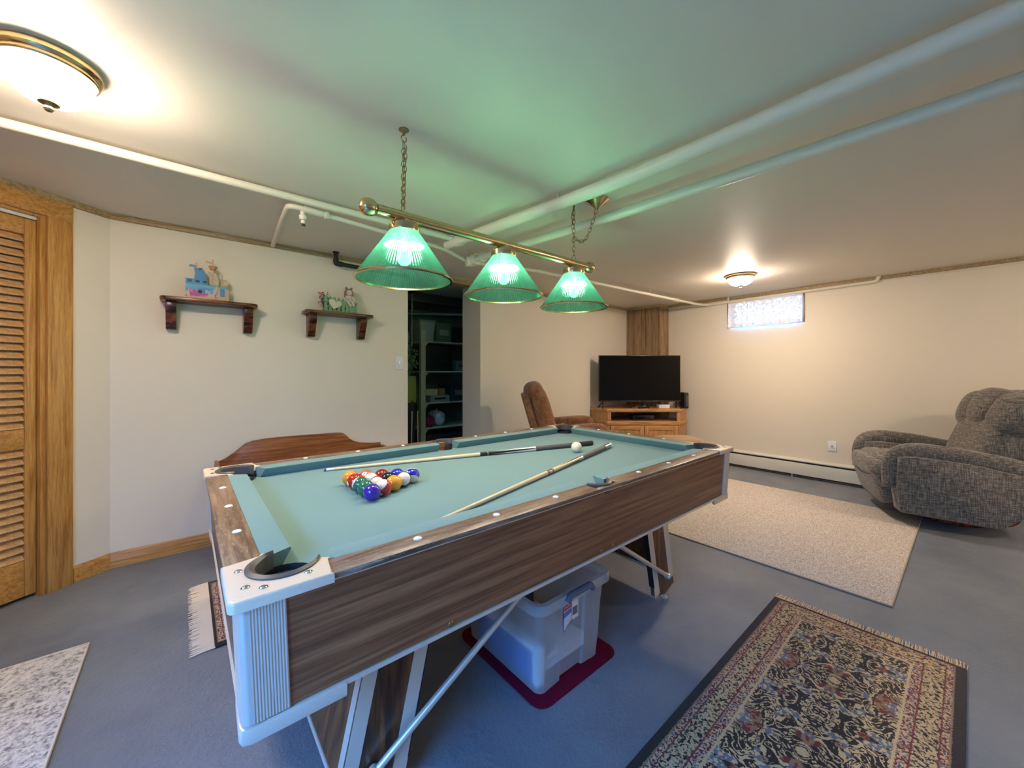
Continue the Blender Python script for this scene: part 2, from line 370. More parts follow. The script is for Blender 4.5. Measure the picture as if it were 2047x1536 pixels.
edge = t.math('ADD', t.math('LESS_THAN', tc.outputs[2], .028), t.math('GREATER_THAN', tc.outputs[2], WZ1-WZ0-.055))
solid = t.math('MINIMUM', t.math('ADD', t.math('ADD', heart, vine), t.math('MULTIPLY', edge, .8)), 1.)
dense = t.math('ADD', .87, t.math('MULTIPLY', solid, .126))
tr = t.n('BsdfTransparent'); cl = t.n('MixShader', {0: .012, 1: t.n('BsdfDiffuse', {'Color': (.86, .86, .88, 1)}).outputs[0], 2: t.n('BsdfTranslucent', {'Color': (.86, .86, .88, 1)}).outputs[0]})
mx = t.n('MixShader', {0: dense, 1: tr.outputs[0], 2: cl.outputs[0]}); surf(t, mx.outputs[0]); m_lace = t.m
b = N(); ny, nz = 120, 8; g = []
for j in range(nz+1):
    fz = j/nz; row = []
    for i in range(ny+1):
        u = i/ny; y = WY0-.004*(1-fz) + u*(WY1-WY0+.008*(1-fz)) ; x = XR-.016-.020*(1-fz)+.009*math.sin(u*62+1.5*math.sin(u*17))*(1.1-.6*fz)
        row.append(b.verts.new((x, y, WZ0-.012+.004*math.sin(u*62)+fz*(WZ1-.03-WZ0+.012))))
    g.append(row)
for j in range(nz):
    for i in range(ny): b.faces.new((g[j][i], g[j][i+1], g[j+1][i+1], g[j+1][i]))
va = thing('lace_valance', 'short white lace valance with hearts over the basement window', 'curtain', (XR-.02, 1.64, WZ0))
obj('lace', b, m_lace, va, sharp=80)
obj('curtain_rod', tube(N(), [(XR-.018, WY0-.005, WZ1-.032), (XR-.018, WY1+.005, WZ1-.032)], .005, 8), m_white, va)

# ------------------------------------------------------------------ baseboard heater, wall plates
ht = thing('baseboard_heater', 'long cream painted baseboard heater along the window wall', 'heater', (XR-.03, 1.0, 0))
m_heat = plain('heater_enamel', (.66, .62, .53), .4); HY0, HY1 = -2.0, 2.42
obj('cover', prism(N(), [(XR-.062, HY0, .035), (XR-.066, HY0, .14), (XR-.058, HY0, .168), (XR-.052, HY0, .168), (XR-.058, HY0, .14), (XR-.056, HY0, .035)], (0, HY1-HY0, 0)), m_heat, ht)
obj('top_hood', prism(N(), [(XR-.002, HY0, .215), (XR-.040, HY0, .212), (XR-.060, HY0, .196), (XR-.060, HY0, .190), (XR-.040, HY0, .205), (XR-.002, HY0, .208)], (0, HY1-HY0, 0)), m_heat, ht)
obj('damper', prism(N(), [(XR-.050, HY0, .182), (XR-.054, HY0, .186), (XR-.05, HY0, .190), (XR-.046, HY0, .186)], (0, HY1-HY0, 0)), m_heat, ht)
obj('back_plate', bx((XR-.004, HY0, .02), (XR-.001, HY1, .21)), plain('heater_inside', (.10, .035, .02), .7), ht)
obj('fin_core', bx((XR-.05, HY0, .06), (XR-.012, HY1, .12)), plain('dark_fins', (.03, .022, .018), .7), ht)
obj('bottom_lip', bx((XR-.045, HY0, .012), (XR-.002, HY1, .020), .001), plain('rusty_lip', (.20, .13, .08), .7), ht)
for y in (-1.6, -.6, .4, 1.33, 2.2): obj('bracket', bx((XR-.05, y, 0), (XR-.03, y+.012, .05)), m_heat, ht)
wp = thing('coax_wall_plate', 'small white coax wall plate above the baseboard heater', 'wall plate', (XR, .98, .395))
obj('plate', bx((XR-.007, .942, .338), (XR, 1.018, .453), .003), m_pearl, wp)
obj('connector', lathe(N(), [(.006, 0), (.006, .008), (.003, .008), (.003, .014), (0, .014)], (XR-.007, .98, .395), 12, (-1, 0, 0)), m_abrass, wp)
sw = thing('light_switch', 'white toggle light switch beside the storage room opening', 'switch', (1.515, YB, 1.294))
obj('plate', bx((1.478, YB-.007, 1.232), (1.552, YB, 1.356), .003), m_pearl, sw)
obj('toggle', bx((1.510, YB-.02, 1.285), (1.520, YB-.006, 1.305), .002), m_pearl, sw)
for dz in (-.04, .04): obj('screw', lathe(N(), [(.003, 0), (.003, .001), (0, .0015)], (1.515, YB-.007, 1.294+dz), 10, (0, -1, 0)), m_alu, sw)

# ------------------------------------------------------------------ pipes
def pipe(name, label, pts, r, joints=(), m=m_pipe, n=14):
    rt = thing(name, label, 'pipe', pts[0])
    obj('run', tube(N(), pts, r, n), m, rt)
    for (p, d, rr, L) in joints:
        d = Vector(d).normalized(); p = Vector(p)
        obj('fitting', tube(N(), [p-d*L/2, p-d*L/2*.8, p+d*L/2*.8, p+d*L/2], [rr*.94, rr, rr, rr*.94], n), m, rt)
    return rt
def bend(pts, r=.04, n=4):
    """rounds the inner corners of a polyline."""
    pts = [Vector(p) for p in pts]; o = [pts[0]]
    for a, b_, c_ in zip(pts, pts[1:], pts[2:]):
        u = (a-b_).normalized(); w = (c_-b_).normalized(); k = min(r, (a-b_).length*.45, (c_-b_).length*.45)
        p0, p1 = b_+u*k, b_+w*k
        for i in range(n+1):
            f = i/n; o.append(p0*(1-f)**2 + b_*2*f*(1-f) + p1*f*f)
    return o+[pts[-1]]
pp = pipe('thick_ceiling_pipe', 'thickest cream pipe crossing the ceiling above the pool table', [(1.64, -2.2, 2.122), (1.60, 1.0, 2.122), (1.44, 2.43, 2.122)], .034, [((1.46, 2.30, 2.122), (-.11, 1, 0), .038, .06)])
obj('hanger', tube(N(), [(1.55, 1.45, 2.095), (1.55, 1.45, CEIL)], .004, 6), m_pipe, pp)
pipe('elbowed_ceiling_pipe', 'cream ceiling pipe beside the brass canopy ending in a large elbow', [(2.10, -2.2, 2.10), (1.86, 1.475, 2.10), (1.75, 2.52, 2.10)], .028,
     [((1.762, 2.44, 2.10), (-.1, 1, 0), .041, .03), ((1.752, 2.53, 2.10), (-.1, 1, 0), .045, .045), ((1.738, 2.575, 2.09), (-1, .3, -.2), .040, .07), ((1.835, 1.70, 2.10), (-.1, 1, 0), .0295, .05)])
pipe('long_ceiling_pipe', 'cream pipe running along the ceiling past the round dome light', [(-1.6, 2.36, 2.150), (1.47, 2.36, 2.148)], .0195, [((1.45, 2.36, 2.148), (1, 0, 0), .026, .05)])
lp = pipe('branched_ceiling_pipe', 'cream pipe with a capped valve and a branch bending to the shelf wall', bend([(1.70, 2.60, 2.10), (1.45, 2.50, 2.115), (.43, 2.40, 2.12), (.45, 2.72, 2.135), (.505, YB-.002, 2.165)], .05), .015,
     [((.56, 2.412, 2.12), (1, .1, 0), .021, .11), ((.625, 2.418, 2.12), (1, .1, 0), .024, .02)])
obj('valve', lathe(N(), [(.0, 0), (.013, 0), (.013, .03), (.020, .035), (.020, .055), (.012, .06), (.012, .075), (0, .075)], (.50, 2.41, 2.12), 14, (.1, .25, -1)), m_pipe, lp)
obj('valve_cap', lathe(N(), [(0, 0), (.010, 0), (.010, .012), (0, .012)], (.508, 2.43, 2.043), 12, (.1, .25, -1)), m_black, lp)
pr = pipe('window_wall_pipe', 'cream pipe along the ceiling joining the window wall run', bend([(1.80, 2.57, 2.09), (2.4, 2.51, 2.115), (5.17, 2.36, 2.115), (XR-.03, 2.30, 2.115), (XR-.03, .62, 2.135), (XR-.03, .60, CEIL)], .05), .0165,
     [((4.72, 2.385, 2.115), (1, -.05, 0), .022, .06), ((XR-.03, 2.2, 2.115), (0, 1, 0), .021, .04)])
obj('hanger', tube(N(), [(4.15, 2.41, 2.13), (4.15, 2.42, CEIL)], .004, 6), m_white, pr)
obj('hanger', bx((XR-.05, 2.02, 2.13), (XR-.03, 2.035, CEIL-.001)), m_white, pr)
pr2 = pipe('corner_pipe', 'short thin cream pipe on the window wall beside the panelled corner', [(XR-.03, 2.30, 2.125), (XR-.03, 2.84, 2.125)], .012)
cb = thing('wall_cable', 'thin cream cable clipped along the top of the window wall', 'cable', (XR-.004, 0, 2.12))
obj('run', tube(N(), [(XR-.004, .55, 2.140), (XR-.004, -.1, 2.128), (XR-.004, -1.0, 2.130)], .003, 6), m_pipe, cb)
for y in (.2, -.25): obj('clip', bx((XR-.009, y, 2.125), (XR, y+.012, 2.143), .001), m_white, cb)
bp = thing('black_drain_pipe', 'black drain pipe with an elbow below the ceiling molding', 'pipe', (.94, 3.32, CEIL))
obj('run', tube(N(), bend([(.935, 3.33, CEIL+.02), (.935, 3.33, 2.092), (1.58, 3.36, 2.092), (1.9, 3.7, 2.092), (1.9, 4.0, 2.092)], .03), .017, 14), m_black, bp)
obj('collar', lathe(N(), [(.026, 0), (.026, .006), (.018, .006)], (.935, 3.33, CEIL-.006), 18), m_black, bp)
obj('elbow', tube(N(), bend([(.935, 3.33, 2.125), (.935, 3.33, 2.092), (.985, 3.332, 2.092)], .03, 6), .0215, 14), m_black, bp)

# ------------------------------------------------------------------ flush dome lights
def domemat(e):
    t = NT('lit_dome_glass'); nz = t.math('ABSOLUTE', t.n('SeparateXYZ', {0: t.n('NewGeometry').outputs['Normal']}).outputs[2])
    e_ = t.n('Emission', {'Color': (1, .81, .64, 1), 'Strength': t.math('MULTIPLY', DOME_E*e, t.math('ADD', .07, t.math('MULTIPLY', nz, .93)))}); surf(t, e_.outputs[0]); return t.m
def dome(c, label, k=1, h=1, e=1.0):
    rt = thing('dome_light', label, 'ceiling light', (c[0], c[1], CEIL), 0)
    obj('ring', lathe(N(), [(r_*k, z_*h) for r_, z_ in [(.0, 0), (.138, 0), (.138, -.006), (.150, -.010), (.150, -.020), (.144, -.026), (.138, -.028), (.140, -.036), (.134, -.040), (.126, -.038), (.12, -.03), (0, -.03)]], (c[0], c[1], CEIL), 48), m_brass, rt)
    bm = N(); prof = [(.127, -.036)]
    for i in range(1, 15):
        a = i/14*PI/2; prof.append((.127*math.cos(a)**.75 if i < 14 else .0, -.036-.082*math.sin(a)))
    n = 96; lathe(bm, [(r_*k, z_*h) for r_, z_ in prof], (c[0], c[1], CEIL), n)
    for v in bm.verts:
        dx, dy = v.co.x-c[0], v.co.y-c[1]; r = math.hypot(dx, dy)
        if r > .01:
            q_ = 1+.010*(1 if (round(math.atan2(dy, dx)/(2*PI)*n) % 2) else -1); v.co.x = c[0]+dx*q_; v.co.y = c[1]+dy*q_
    obj('glass_dome', bm, domemat(e), rt)
    obj('finial', lathe(N(), [(.0, .006), (.026, .002), (.024, -.005), (.014, -.010), (.011, -.015), (.012, -.020), (.008, -.027), (0, -.030)], (c[0], c[1], CEIL-.118*h), 24), m_abrass, rt)
    return rt
dome((-.328, 1.865), 'brass ringed dome light over the louvered closet door', .80, 1.12, .95)
dome((4.27, 1.495), 'brass ringed dome light near the basement window', .88, .9, 1.0)
dome((4.3, -1.6), 'brass ringed dome light added out of view as warm fill behind the grey recliner', .88, .9, .85)  # unseen third dome, added as warm fill for the table's near side

# ------------------------------------------------------------------ pool table
TX, TY, ZT = 1.161, 1.4456, .80
pt = thing('pool_table', 'walnut laminate pool table with teal felt and splayed legs', 'pool table', (TX, TY, 0))
HX, HY, OX, OY, CLW = .972, .486, 1.102, .618, .062     # nose, outer half sizes, cushion width
ZB, ZC = .548, .757                                     # apron bottom, cloth
def T(x, y, z): return (TX+x, TY+y, z)
POC = [(sx*(HX+.031), sy*(HY+.026)) for sx, sy in ((-1, -1), (1, -1), (1, 1), (-1, 1))]; PR = .040
SPY = HY+.062                                           # side pocket centre
# bed: rectangle with bites for the pockets
def bite(c, r, a0, a1, n=10): return arc((TX+c[0], TY+c[1]), r, a0, a1, n, ZC)
ex, ey = HX+.080, HY+.080
def bedpoly():
    P = []
    import itertools
    # corner bites: arc between crossing points with the two edges
    def corner(sx, sy):
        c = (sx*(HX+.053), sy*(HY+.049)); r = PR
        ax = abs(ex-(HX+.053)); ay = abs(ey-(HY+.049))
        p_on_x = (sx*(abs(c[0])-math.sqrt(max(r*r-ay*ay, 0))), sy*ey); p_on_y = (sx*ex, sy*(abs(c[1])-math.sqrt(max(r*r-ax*ax, 0))))
        A = math.atan2(p_on_x[1]-c[1], p_on_x[0]-c[0]); B = math.atan2(p_on_y[1]-c[1], p_on_y[0]-c[0])
        d = (B-A+PI) % (2*PI)-PI
        mid = A+d/2; inward = math.atan2(-sy, -sx)
        if abs((mid-inward+PI) % (2*PI)-PI) > PI/2: d = d-2*PI*math.copysign(1, d)
        return [(c[0]+r*math.cos(A+d*i/10), c[1]+r*math.sin(A+d*i/10)) for i in range(11)]
    def side(sy):
        c = (0, sy*SPY); r = .050; h = ey-SPY; w = math.sqrt(r*r-h*h)
        a0 = math.atan2(sy*ey-c[1], -w); a1 = math.atan2(sy*ey-c[1], w); d = (a1-a0+PI) % (2*PI)-PI
        if abs((a0+d/2-math.atan2(-sy, 0)+PI) % (2*PI)-PI) > PI/2: d -= 2*PI*math.copysign(1, d)
        return [(c[0]+r*math.cos(a0+d*i/10), c[1]+r*math.sin(a0+d*i/10)) for i in range(11)]
    # counterclockwise from near-left
    P += corner(-1, -1)[::-1] + side(-1) + corner(1, -1) + corner(1, 1)[::-1] + side(1)[::-1] + corner(-1, 1)
    return [T(x, y, ZC) for x, y in P]
obj('playing_surface', prism(N(), bedpoly(), (0, 0, -.03)), m_felt, pt)
# aprons
m_in = plain('raw_chipboard', (.16, .11, .07), .8)
def slab_poly(poly, m, name, vec, r=0): return obj(name, prism(N(), poly, vec, r), m, pt)
AO, TP = .012, .010        # apron sits in from the rail edge; tapers in at the bottom
for sy in (-1, 1):
    slab_poly([T(-OX+.06, sy*(OY-AO), ZT-.014), T(-OX+.06, sy*(OY-AO-TP), ZB+.012), T(-OX+.06, sy*(OY-AO-TP-.022), ZB+.012), T(-OX+.06, sy*(OY-AO-.022), ZT-.014)], m_wal, 'side_apron', (2*OX-.12, 0, 0))
    slab_poly([T(-OX+.06, sy*(OY-AO-TP+.004), ZB+.009), T(-OX+.06, sy*(OY-AO-TP+.004), ZB), T(-OX+.06, sy*(OY-AO-.04), ZB), T(-OX+.06, sy*(OY-AO-.04), ZB+.009)], m_aluw, 'bottom_trim', (2*OX-.12, 0, 0))
    slab_poly([T(-OX+.06, sy*(OY-.006), ZT-.0175), T(-OX+.06, sy*(OY-.006), ZT-.0125), T(-OX+.06, sy*(OY-.03), ZT-.0125), T(-OX+.06, sy*(OY-.03), ZT-.0175)], m_aluw, 'top_trim', (2*OX-.12, 0, 0))
m_wale = wood('walnut_laminate_end', rgb(70, 52, 44), rgb(104, 80, 66), rgb(128, 104, 88), (30, 2.0, 24), .3)
for sx in (-1, 1):
    slab_poly([T(sx*(OX-AO), -OY+.06, ZT-.014), T(sx*(OX-AO-TP), -OY+.06, ZB+.012), T(sx*(OX-AO-TP-.022), -OY+.06, ZB+.012), T(sx*(OX-AO-.022), -OY+.06, ZT-.014)], m_wale, 'end_apron', (0, 2*OY-.12, 0))
    slab_poly([T(sx*(OX-AO-TP+.004), -OY+.06, ZB+.009), T(sx*(OX-AO-TP+.004), -OY+.06, ZB), T(sx*(OX-AO-.04), -OY+.06, ZB), T(sx*(OX-AO-.04), -OY+.06, ZB+.009)], m_aluw, 'bottom_trim', (0, 2*OY-.12, 0))
obj('underside', bx(T(-OX+.05, -OY+.05, ZB+.06), T(OX-.05, OY-.05, ZB+.075)), m_in, pt)
# ribbed aluminium corner posts and the cap under each
for sx in (-1, 1):
    for sy in (-1, 1):
        prof = []; L = .082; o = .004; rr = .022
        q = []   # outer outline in corner coordinates (u along x inward, w along y inward)
        nrib = 12
        for i in range(nrib*2+1):
            u = L-(L-rr)*i/(nrib*2); q.append((u, o-(.0009 if i % 2 else 0)))
        for i in range(1, 8): a = PI/2*i/8; q.append((rr-rr*math.sin(a)+o*math.sin(a), rr-(rr-o)*math.cos(a)))
        for i in range(nrib*2+1):
            w = rr+(L-rr)*i/(nrib*2); q.append((o-(.0009 if i % 2 else 0), w))
        q += [(.03, L), (.03, .03), (L, .03)]
        bm = N(); lo, hi = [], []
        for u, w in q:
            hi.append(bm.verts.new(T(sx*(OX-u-.004), sy*(OY-w-.004), ZT-.015))); lo.append(bm.verts.new(T(sx*(OX-u-.004-TP), sy*(OY-w-.004-TP), ZB+.012)))
        bm.faces.new(lo); bm.faces.new(hi[::-1])
        for i in range(len(q)): j = (i+1) % len(q); bm.faces.new((lo[i], lo[j], hi[j], hi[i]))
        obj('corner_post', bm, m_alu, pt, sharp=20)
        # bottom corner bracket: an L strip reaching along both aprons
        bm = N(); c0 = [(.015, .034), (.019, .021), (.034, .015), (.20, .015), (.185, .034), (.036, .034), (.036, .12), (.018, .13)]
        prism(bm, [T(sx*(OX-u), sy*(OY-w), ZB-.022) for u, w in c0], (0, 0, .030), .003); obj('corner_bracket', bm, m_aluw, pt)
# rails: wood strip outside, cloth cushion inside
RB = .013
def railwood(name, x0, x1, y0, y1, m): return obj(name, bx(T(x0, y0, ZT-RB), T(x1, y1, ZT), .003), m, pt)
ca = .170       # reach of the corner castings
for sy in (-1, 1):
    ya, yb = sorted((sy*(HY+CLW), sy*OY))
    for xa, xb in ((-OX+ca, -.062), (.062, OX-ca)): railwood('side_rail', xa, xb, ya, yb, m_rail)
    ya, yb = sorted((sy*(SPY+.050), sy*OY)); railwood('side_rail_bridge', -.064, .064, ya, yb, m_rail)
for sx in (-1, 1):
    xa, xb = sorted((sx*(HX+CLW), sx*OX)); railwood('end_rail', xa, xb, -OY+ca, OY-ca, m_raile)
def cushion(p0, p1, q0, q1):
    """p0,p1 ends of the nose line; q0,q1 ends at the wood; triangular section, mitred."""
    bm = N(); vs = []
    for (n_, w_) in ((p0, q0), (p1, q1)):
        vs.append([bm.verts.new(T(*w_, ZT-.001)), bm.verts.new(T(n_[0]*.95+w_[0]*.05, n_[1]*.95+w_[1]*.05, ZT-.002)), bm.verts.new(T(*n_, ZT-.004)), bm.verts.new(T(n_[0]*.985+w_[0]*.015, n_[1]*.985+w_[1]*.015, ZT-.008)), bm.verts.new(T(n_[0]*.60+w_[0]*.40, n_[1]*.60+w_[1]*.40, ZC-.001)), bm.verts.new(T(*w_, ZC-.001))])
    A, B = vs
    for k in range(6): bm.faces.new((A[k], A[(k+1) % 6], B[(k+1) % 6], B[k]))
    bm.faces.new(A[::-1]); bm.faces.new(B); obj('cushion', bm, m_felt, pt, sharp=50)
w = CLW
for sy in (-1, 1):
    n_, o_ = sy*HY, sy*(HY+w)
    cushion((-HX+.068, n_), (-.066, n_), (-HX+.036, o_), (-.052, o_)); cushion((.066, n_), (HX-.068, n_), (.052, o_), (HX-.036, o_))
for sx in (-1, 1):
    cushion((sx*HX, -HY+.066), (sx*HX, HY-.066), (sx*(HX+w), -HY+.034), (sx*(HX+w), HY-.034))
# pockets: casting, liner, well
for sx, sy in ((-1, -1), (1, -1), (1, 1), (-1, 1)):
    c = (sx*(HX+.031), sy*(HY+.026)); R = .068
    # casting plate: L plate with a round bite (built for sx=sy=-1 orientation then mirrored by signs)
    k = lambda u, w_: T(sx*(OX+.004-u), sy*(OY+.004-w_), ZT+.003)          # u,w measured inwards from the outer corner
    cu, cw = OX+.004-(HX+.031), OY+.004-(HY+.026)
    poly = [(.012, 0), (ca+.004, 0), (ca+.004, OY+.004-HY-CLW)]
    a0 = math.atan2(OY+.004-HY-CLW-cw, ca-.06-cu); A0, A1 = -.12, -PI-.25+ (PI/2-.2)*0
    # arc from the x-leg round the outer side to the y-leg
    st, en = math.radians(-14), math.radians(-260)
    poly += [(cu+R*1.35, OY+.004-HY-CLW)] + [(cu+R*math.cos(st+(en-st)*i/18), cw+R*math.sin(st+(en-st)*i/18)) for i in range(19)] + [(OX+.004-HX-CLW, cw+R*1.3), (OX+.004-HX-CLW, ca+.004), (0, ca+.004), (0, .012), (.004, .004)]
    poly = [(u, w_) for u, w_ in poly]
    bm = prism(N(), [k(u, w_) for u, w_ in poly], (0, 0, -.020)); 
    top = [e for e in bm.edges if all(abs(v.co.z-(ZT+.003)) < 1e-5 for v in e.verts)]
    bev(bm, top, .007, 3); obj('corner_casting', bm, m_cast, pt, sharp=40)
    for u, w_ in ((.026, .128), (.030, .048), (.056, .028), (.134, .035)):
        obj('screw', lathe(N(), [(.0075, 0), (.0075, .0012), (.005, .0028), (.0016, .0030), (.0016, .0015), (0, .0015)], k(u, w_), 14), m_chrome, pt)
    # liner: U strip, flat ring section
    st, en = math.radians(-16), math.radians(-262)
    inn, out = [], []
    bm = N(); prev = None; NS = 28
    for i in range(NS+1):
        a = st+(en-st)*i/NS; f = min(1, min(i, NS-i)/6+.25); wd = .017*f
        def pnt(r_, z): u, w_ = cu+r_*math.cos(a), cw+r_*math.sin(a); q = k(u, w_); return bm.verts.new((q[0], q[1], z))
        ring = [pnt(R+.001, ZT-.03), pnt(R+.001, ZT+.006), pnt(R-wd*.4, ZT+.010), pnt(R-wd, ZT+.004), pnt(R-wd, ZT-.03)]
        if prev:
            for j in range(5): bm.faces.new((prev[j], prev[(j+1) % 5], ring[(j+1) % 5], ring[j]))
        else: bm.faces.new(ring)
        prev = ring
    bm.faces.new(prev[::-1]); obj('pocket_liner', bm, m_liner, pt)
    wl = lathe(N(), [(.066, ZT-.028), (.064, ZT-.09), (.058, ZT-.13), (0, ZT-.135)], T(c[0], c[1], 0), 24)
    # open the well towards the playing surface
    dl = [f for f in wl.faces if f.calc_center_median().z > ZC-.01 and (f.calc_center_median().x-TX-c[0])*-sx + (f.calc_center_median().y-TY-c[1])*-sy > -.022]
    bmesh.ops.delete(wl, geom=dl, context='FACES'); obj('pocket', wl, m_blackr, pt)
for sy in (-1, 1):
    bm = N(); prev = None; NS = 20; R = .058
    for i in range(NS+1):
        a = math.radians(-8)-(PI-math.radians(16))*i/NS; f = min(1, min(i, NS-i)/7+.15); wd = .014*f
        ring = [bm.verts.new(T(r_*math.cos(a), sy*(SPY-r_*math.sin(a)), z)) for r_, z in ((R+.002, ZT-.03), (R+.002, ZT+.004), (R-wd*.4, ZT+.008), (R-wd, ZT+.003), (R-wd, ZT-.03))]
        if prev:
            for j in range(5): bm.faces.new((prev[j], prev[(j+1) % 5], ring[(j+1) % 5], ring[j]))
        else: bm.faces.new(ring)
        prev = ring
    bm.faces.new(prev[::-1]); obj('pocket_liner', bm, m_liner, pt)
    wl = lathe(N(), [(.050, ZT-.02), (.044, ZT-.06), (.040, ZT-.13), (0, ZT-.135)], T(0, sy*(SPY-.006), 0), 24)
    dl = [f for f in wl.faces if f.calc_center_median().z > ZC-.01 and (f.calc_center_median().y-TY-sy*SPY)*-sy > .012]
    bmesh.ops.delete(wl, geom=dl, context='FACES'); obj('pocket', wl, m_blackr, pt)
# sights
bm = lathe(N(), [(.0105, 0), (.0105, .0015), (.008, .0035), (.004, .0046), (0, .005)], (0, 0, 0), 18); sight = mesh_of(bm); sight.materials.append(m_pearl)
sp_ = HX/4
for i in (-3, -2, -1, 1, 2, 3):
    for sy in (-1, 1): inst('sight', sight, pt, (i*sp_, sy*(HY+.0915), ZT))
for j in (-1, 0, 1):
    for sx in (-1, 1): inst('sight', sight, pt, (sx*(HX+.0895), j*sp_, ZT))
# apron bolts
bm = ball(N(), (0, 0, 0), .009, 14, (1, .5, 1)); bolt = mesh_of(bm); bolt.materials.append(m_abrass)
for x in (.515, 1.13, 1.202, 1.808): inst('bolt', bolt, pt, (x-TX, -(OY-AO-TP)+.001, .567))
# legs: two splayed trestles
LY = 1.045-TY                                # near face of the legs
for sx in (-1, 1):
    xo, xi = lambda z: sx*(1.161-.272-.222*z), lambda z: sx*(1.161-.465-.222*z)     # outer / inner edge over height z
    z0, z1 = .03, ZB+.05
    for sy in (-1, 1):
        y0 = sy*-LY; y1 = sy*(-LY-.024)
        st_ = lambda a, b_, za, zb, pa, pb: [T(a(za), pa, za), T(b_(za), pa, za), T(b_(zb), pa, zb), T(a(zb), pa, zb)]
        mixw = lambda f: (lambda z: xo(z)*(1-f)+xi(z)*f)
        leg = obj('leg', prism(N(), [T(mixw(.0)(.06), y0, .06), T(mixw(.5)(z0), y0, z0), T(mixw(1.)(z0+.02), y0, z0+.02), T(xi(z1), y0, z1), T(xo(z1), y0, z1)], (0, y1-y0, 0), .002), m_walv, pt)
        for f0, f1 in ((-.01, .22), (.78, 1.01)):
            yf = y0+sy*.002
            obj('leg_trim', prism(N(), [T(mixw(f0)(.10 if f0 < .5 else .055), yf, .10 if f0 < .5 else .055), T(mixw(f1)(.10 if f0 < .5 else .045), yf, .10 if f0 < .5 else .045), T(mixw(f1)(z1), yf, z1), T(mixw(f0)(z1), yf, z1)], (0, -sy*.004, 0)), m_aluw, leg)
        for f in (0, 1):
            obj('leg_edge_trim', prism(N(), [T(mixw(f)(.10), y0+sy*.002, .10), T(mixw(f)(z1), y0+sy*.002, z1), T(mixw(f)(z1)+sx*(.004 if f == 0 else -.004), y0+sy*.002, z1), T(mixw(f)(.10)+sx*(.004 if f == 0 else -.004), y0+sy*.002, .10)], (0, y1-y0-sy*.004, 0)), m_aluw if f == 0 else m_black, leg)
        obj('leveler', lathe(N(), [(0, 0), (.016, 0), (.018, .006), (.006, .01), (.006, .04), (0, .04)], T(mixw(.45)(z0), sy*(-LY-.012), 0), 14), m_alu, leg)
    bm = prism(N(), [T(xo(.11)-sx*.006, LY+.024, .11), T(xo(z1)-sx*.006, LY+.024, z1), T(xo(z1)-sx*.026, LY+.024, z1), T(xo(.11)-sx*.026, LY+.024, .11)], (0, -2*LY-.048, 0)); obj('end_panel', bm, m_walv, pt)
    bm = prism(N(), [T(xo(.10)-sx*.003, LY+.024, .10), T(xo(.112)-sx*.003, LY+.024, .112), T(xo(.112)-sx*.03, LY+.024, .112), T(xo(.10)-sx*.03, LY+.024, .10)], (0, -2*LY-.048, 0)); obj('panel_trim', bm, m_aluw, pt)
    for sy in (-1, 1):
        xl = sx*(1.161-.40+.03); yb = sy*(-LY+.018)
        p0 = T(sx*.775, yb, .135); p1 = T(sx*.10, sy*.47, ZB+.02)
        rod = obj('brace_rod', tube(N(), [p0, Vector(p0).lerp(Vector(p1), .06), p1], [.010, .0105, .0105], 12), m_alu, pt)
        obj('rod_foot', lathe(N(), [(0, -.014), (.014, -.013), (.016, 0), (.010, .014), (0, .015)], (p0[0], p0[1], p0[2]), 14, (0, sy, 0)), m_alu, rod)

# ------------------------------------------------------------------ balls, cue ball, cues
BR = .0296; ZB_ = ZC+BR
RGT = Vector((math.sin(YAW), -math.cos(YAW), 0)); FWD = Vector((math.cos(YAW), math.sin(YAW), 0)); UP = Vector((0, 0, 1))
def vdir(r, u, t): return (RGT*r + UP*u - FWD*t).normalized()       # right, up, towards the near side of the room
def ballmat(name, col, stripe):
    t = NT(name)
    if stripe:
        z = t.n('SeparateXYZ', {0: t.co()}).outputs[2]
        c = t.mix(t.math('LESS_THAN', t.math('ABSOLUTE', z), .0155), (.78, .72, .60), col)
    else: c = col
    t.set(Base_Color=c, Roughness=.12, Specular_IOR_Level=.6, Coat_Weight=.3); return t.m
m_disc = plain('ball_number_disc', (.80, .75, .64), .15); m_ink = plain('ball_number_ink', (.01, .01, .01), .3)
me_ball = {}
def pool_ball(name, label, num, col, stripe, pos, ndir=None, pole=None, group='racked pool balls'):
    rt = thing(name, label, 'pool ball', (pos[0], pos[1], ZC), 0, group)
    nd = ndir or Vector((random.uniform(-1, 1), random.uniform(-1, 1), -1.2)).normalized()
    pl = pole or Vector((random.uniform(-1, 1), random.uniform(-1, 1), .3)).normalized()
    pl = (pl-nd*pl.dot(nd)).normalized(); xx = pl.cross(nd).normalized()         # local: z = pole, -y = number side
    Rm = Matrix((xx, -nd, pl)).transposed()
    bm = ball(N(), (0, 0, 0), BR, 40); body = obj('sphere', bm, ballmat('ball_'+name, col, stripe), rt, local=True)
    body.location = (0, 0, BR); body.rotation_euler = Rm.to_euler()
    if num:
        bm = N(); n = 20; rings = []
        cen = bm.verts.new((0, -(BR+.0002), 0)); r0 = .0088
        for k in range(3):
            rr = r0*(k+1)/3; yv = -math.sqrt(BR*BR-rr*rr)-.0002
            rings.append([bm.verts.new((rr*math.cos(2*PI*i/n), yv, rr*math.sin(2*PI*i/n))) for i in range(n)])
        for i in range(n):
            j = (i+1) % n; bm.faces.new((cen, rings[0][i], rings[0][j]))
            for k in range(2): bm.faces.new((rings[k][i], rings[k+1][i], rings[k+1][j], rings[k][j]))
        obj('number_disc', bm, m_disc, body, local=True)
        bm = text_bm(num, .0115)
        for v in bm.verts: x, z = v.co.x, v.co.y; v.co = (x, -math.sqrt(BR*BR-x*x-z*z)-.0005, z)
        obj('number', bm, m_ink, body, local=True)
    return rt
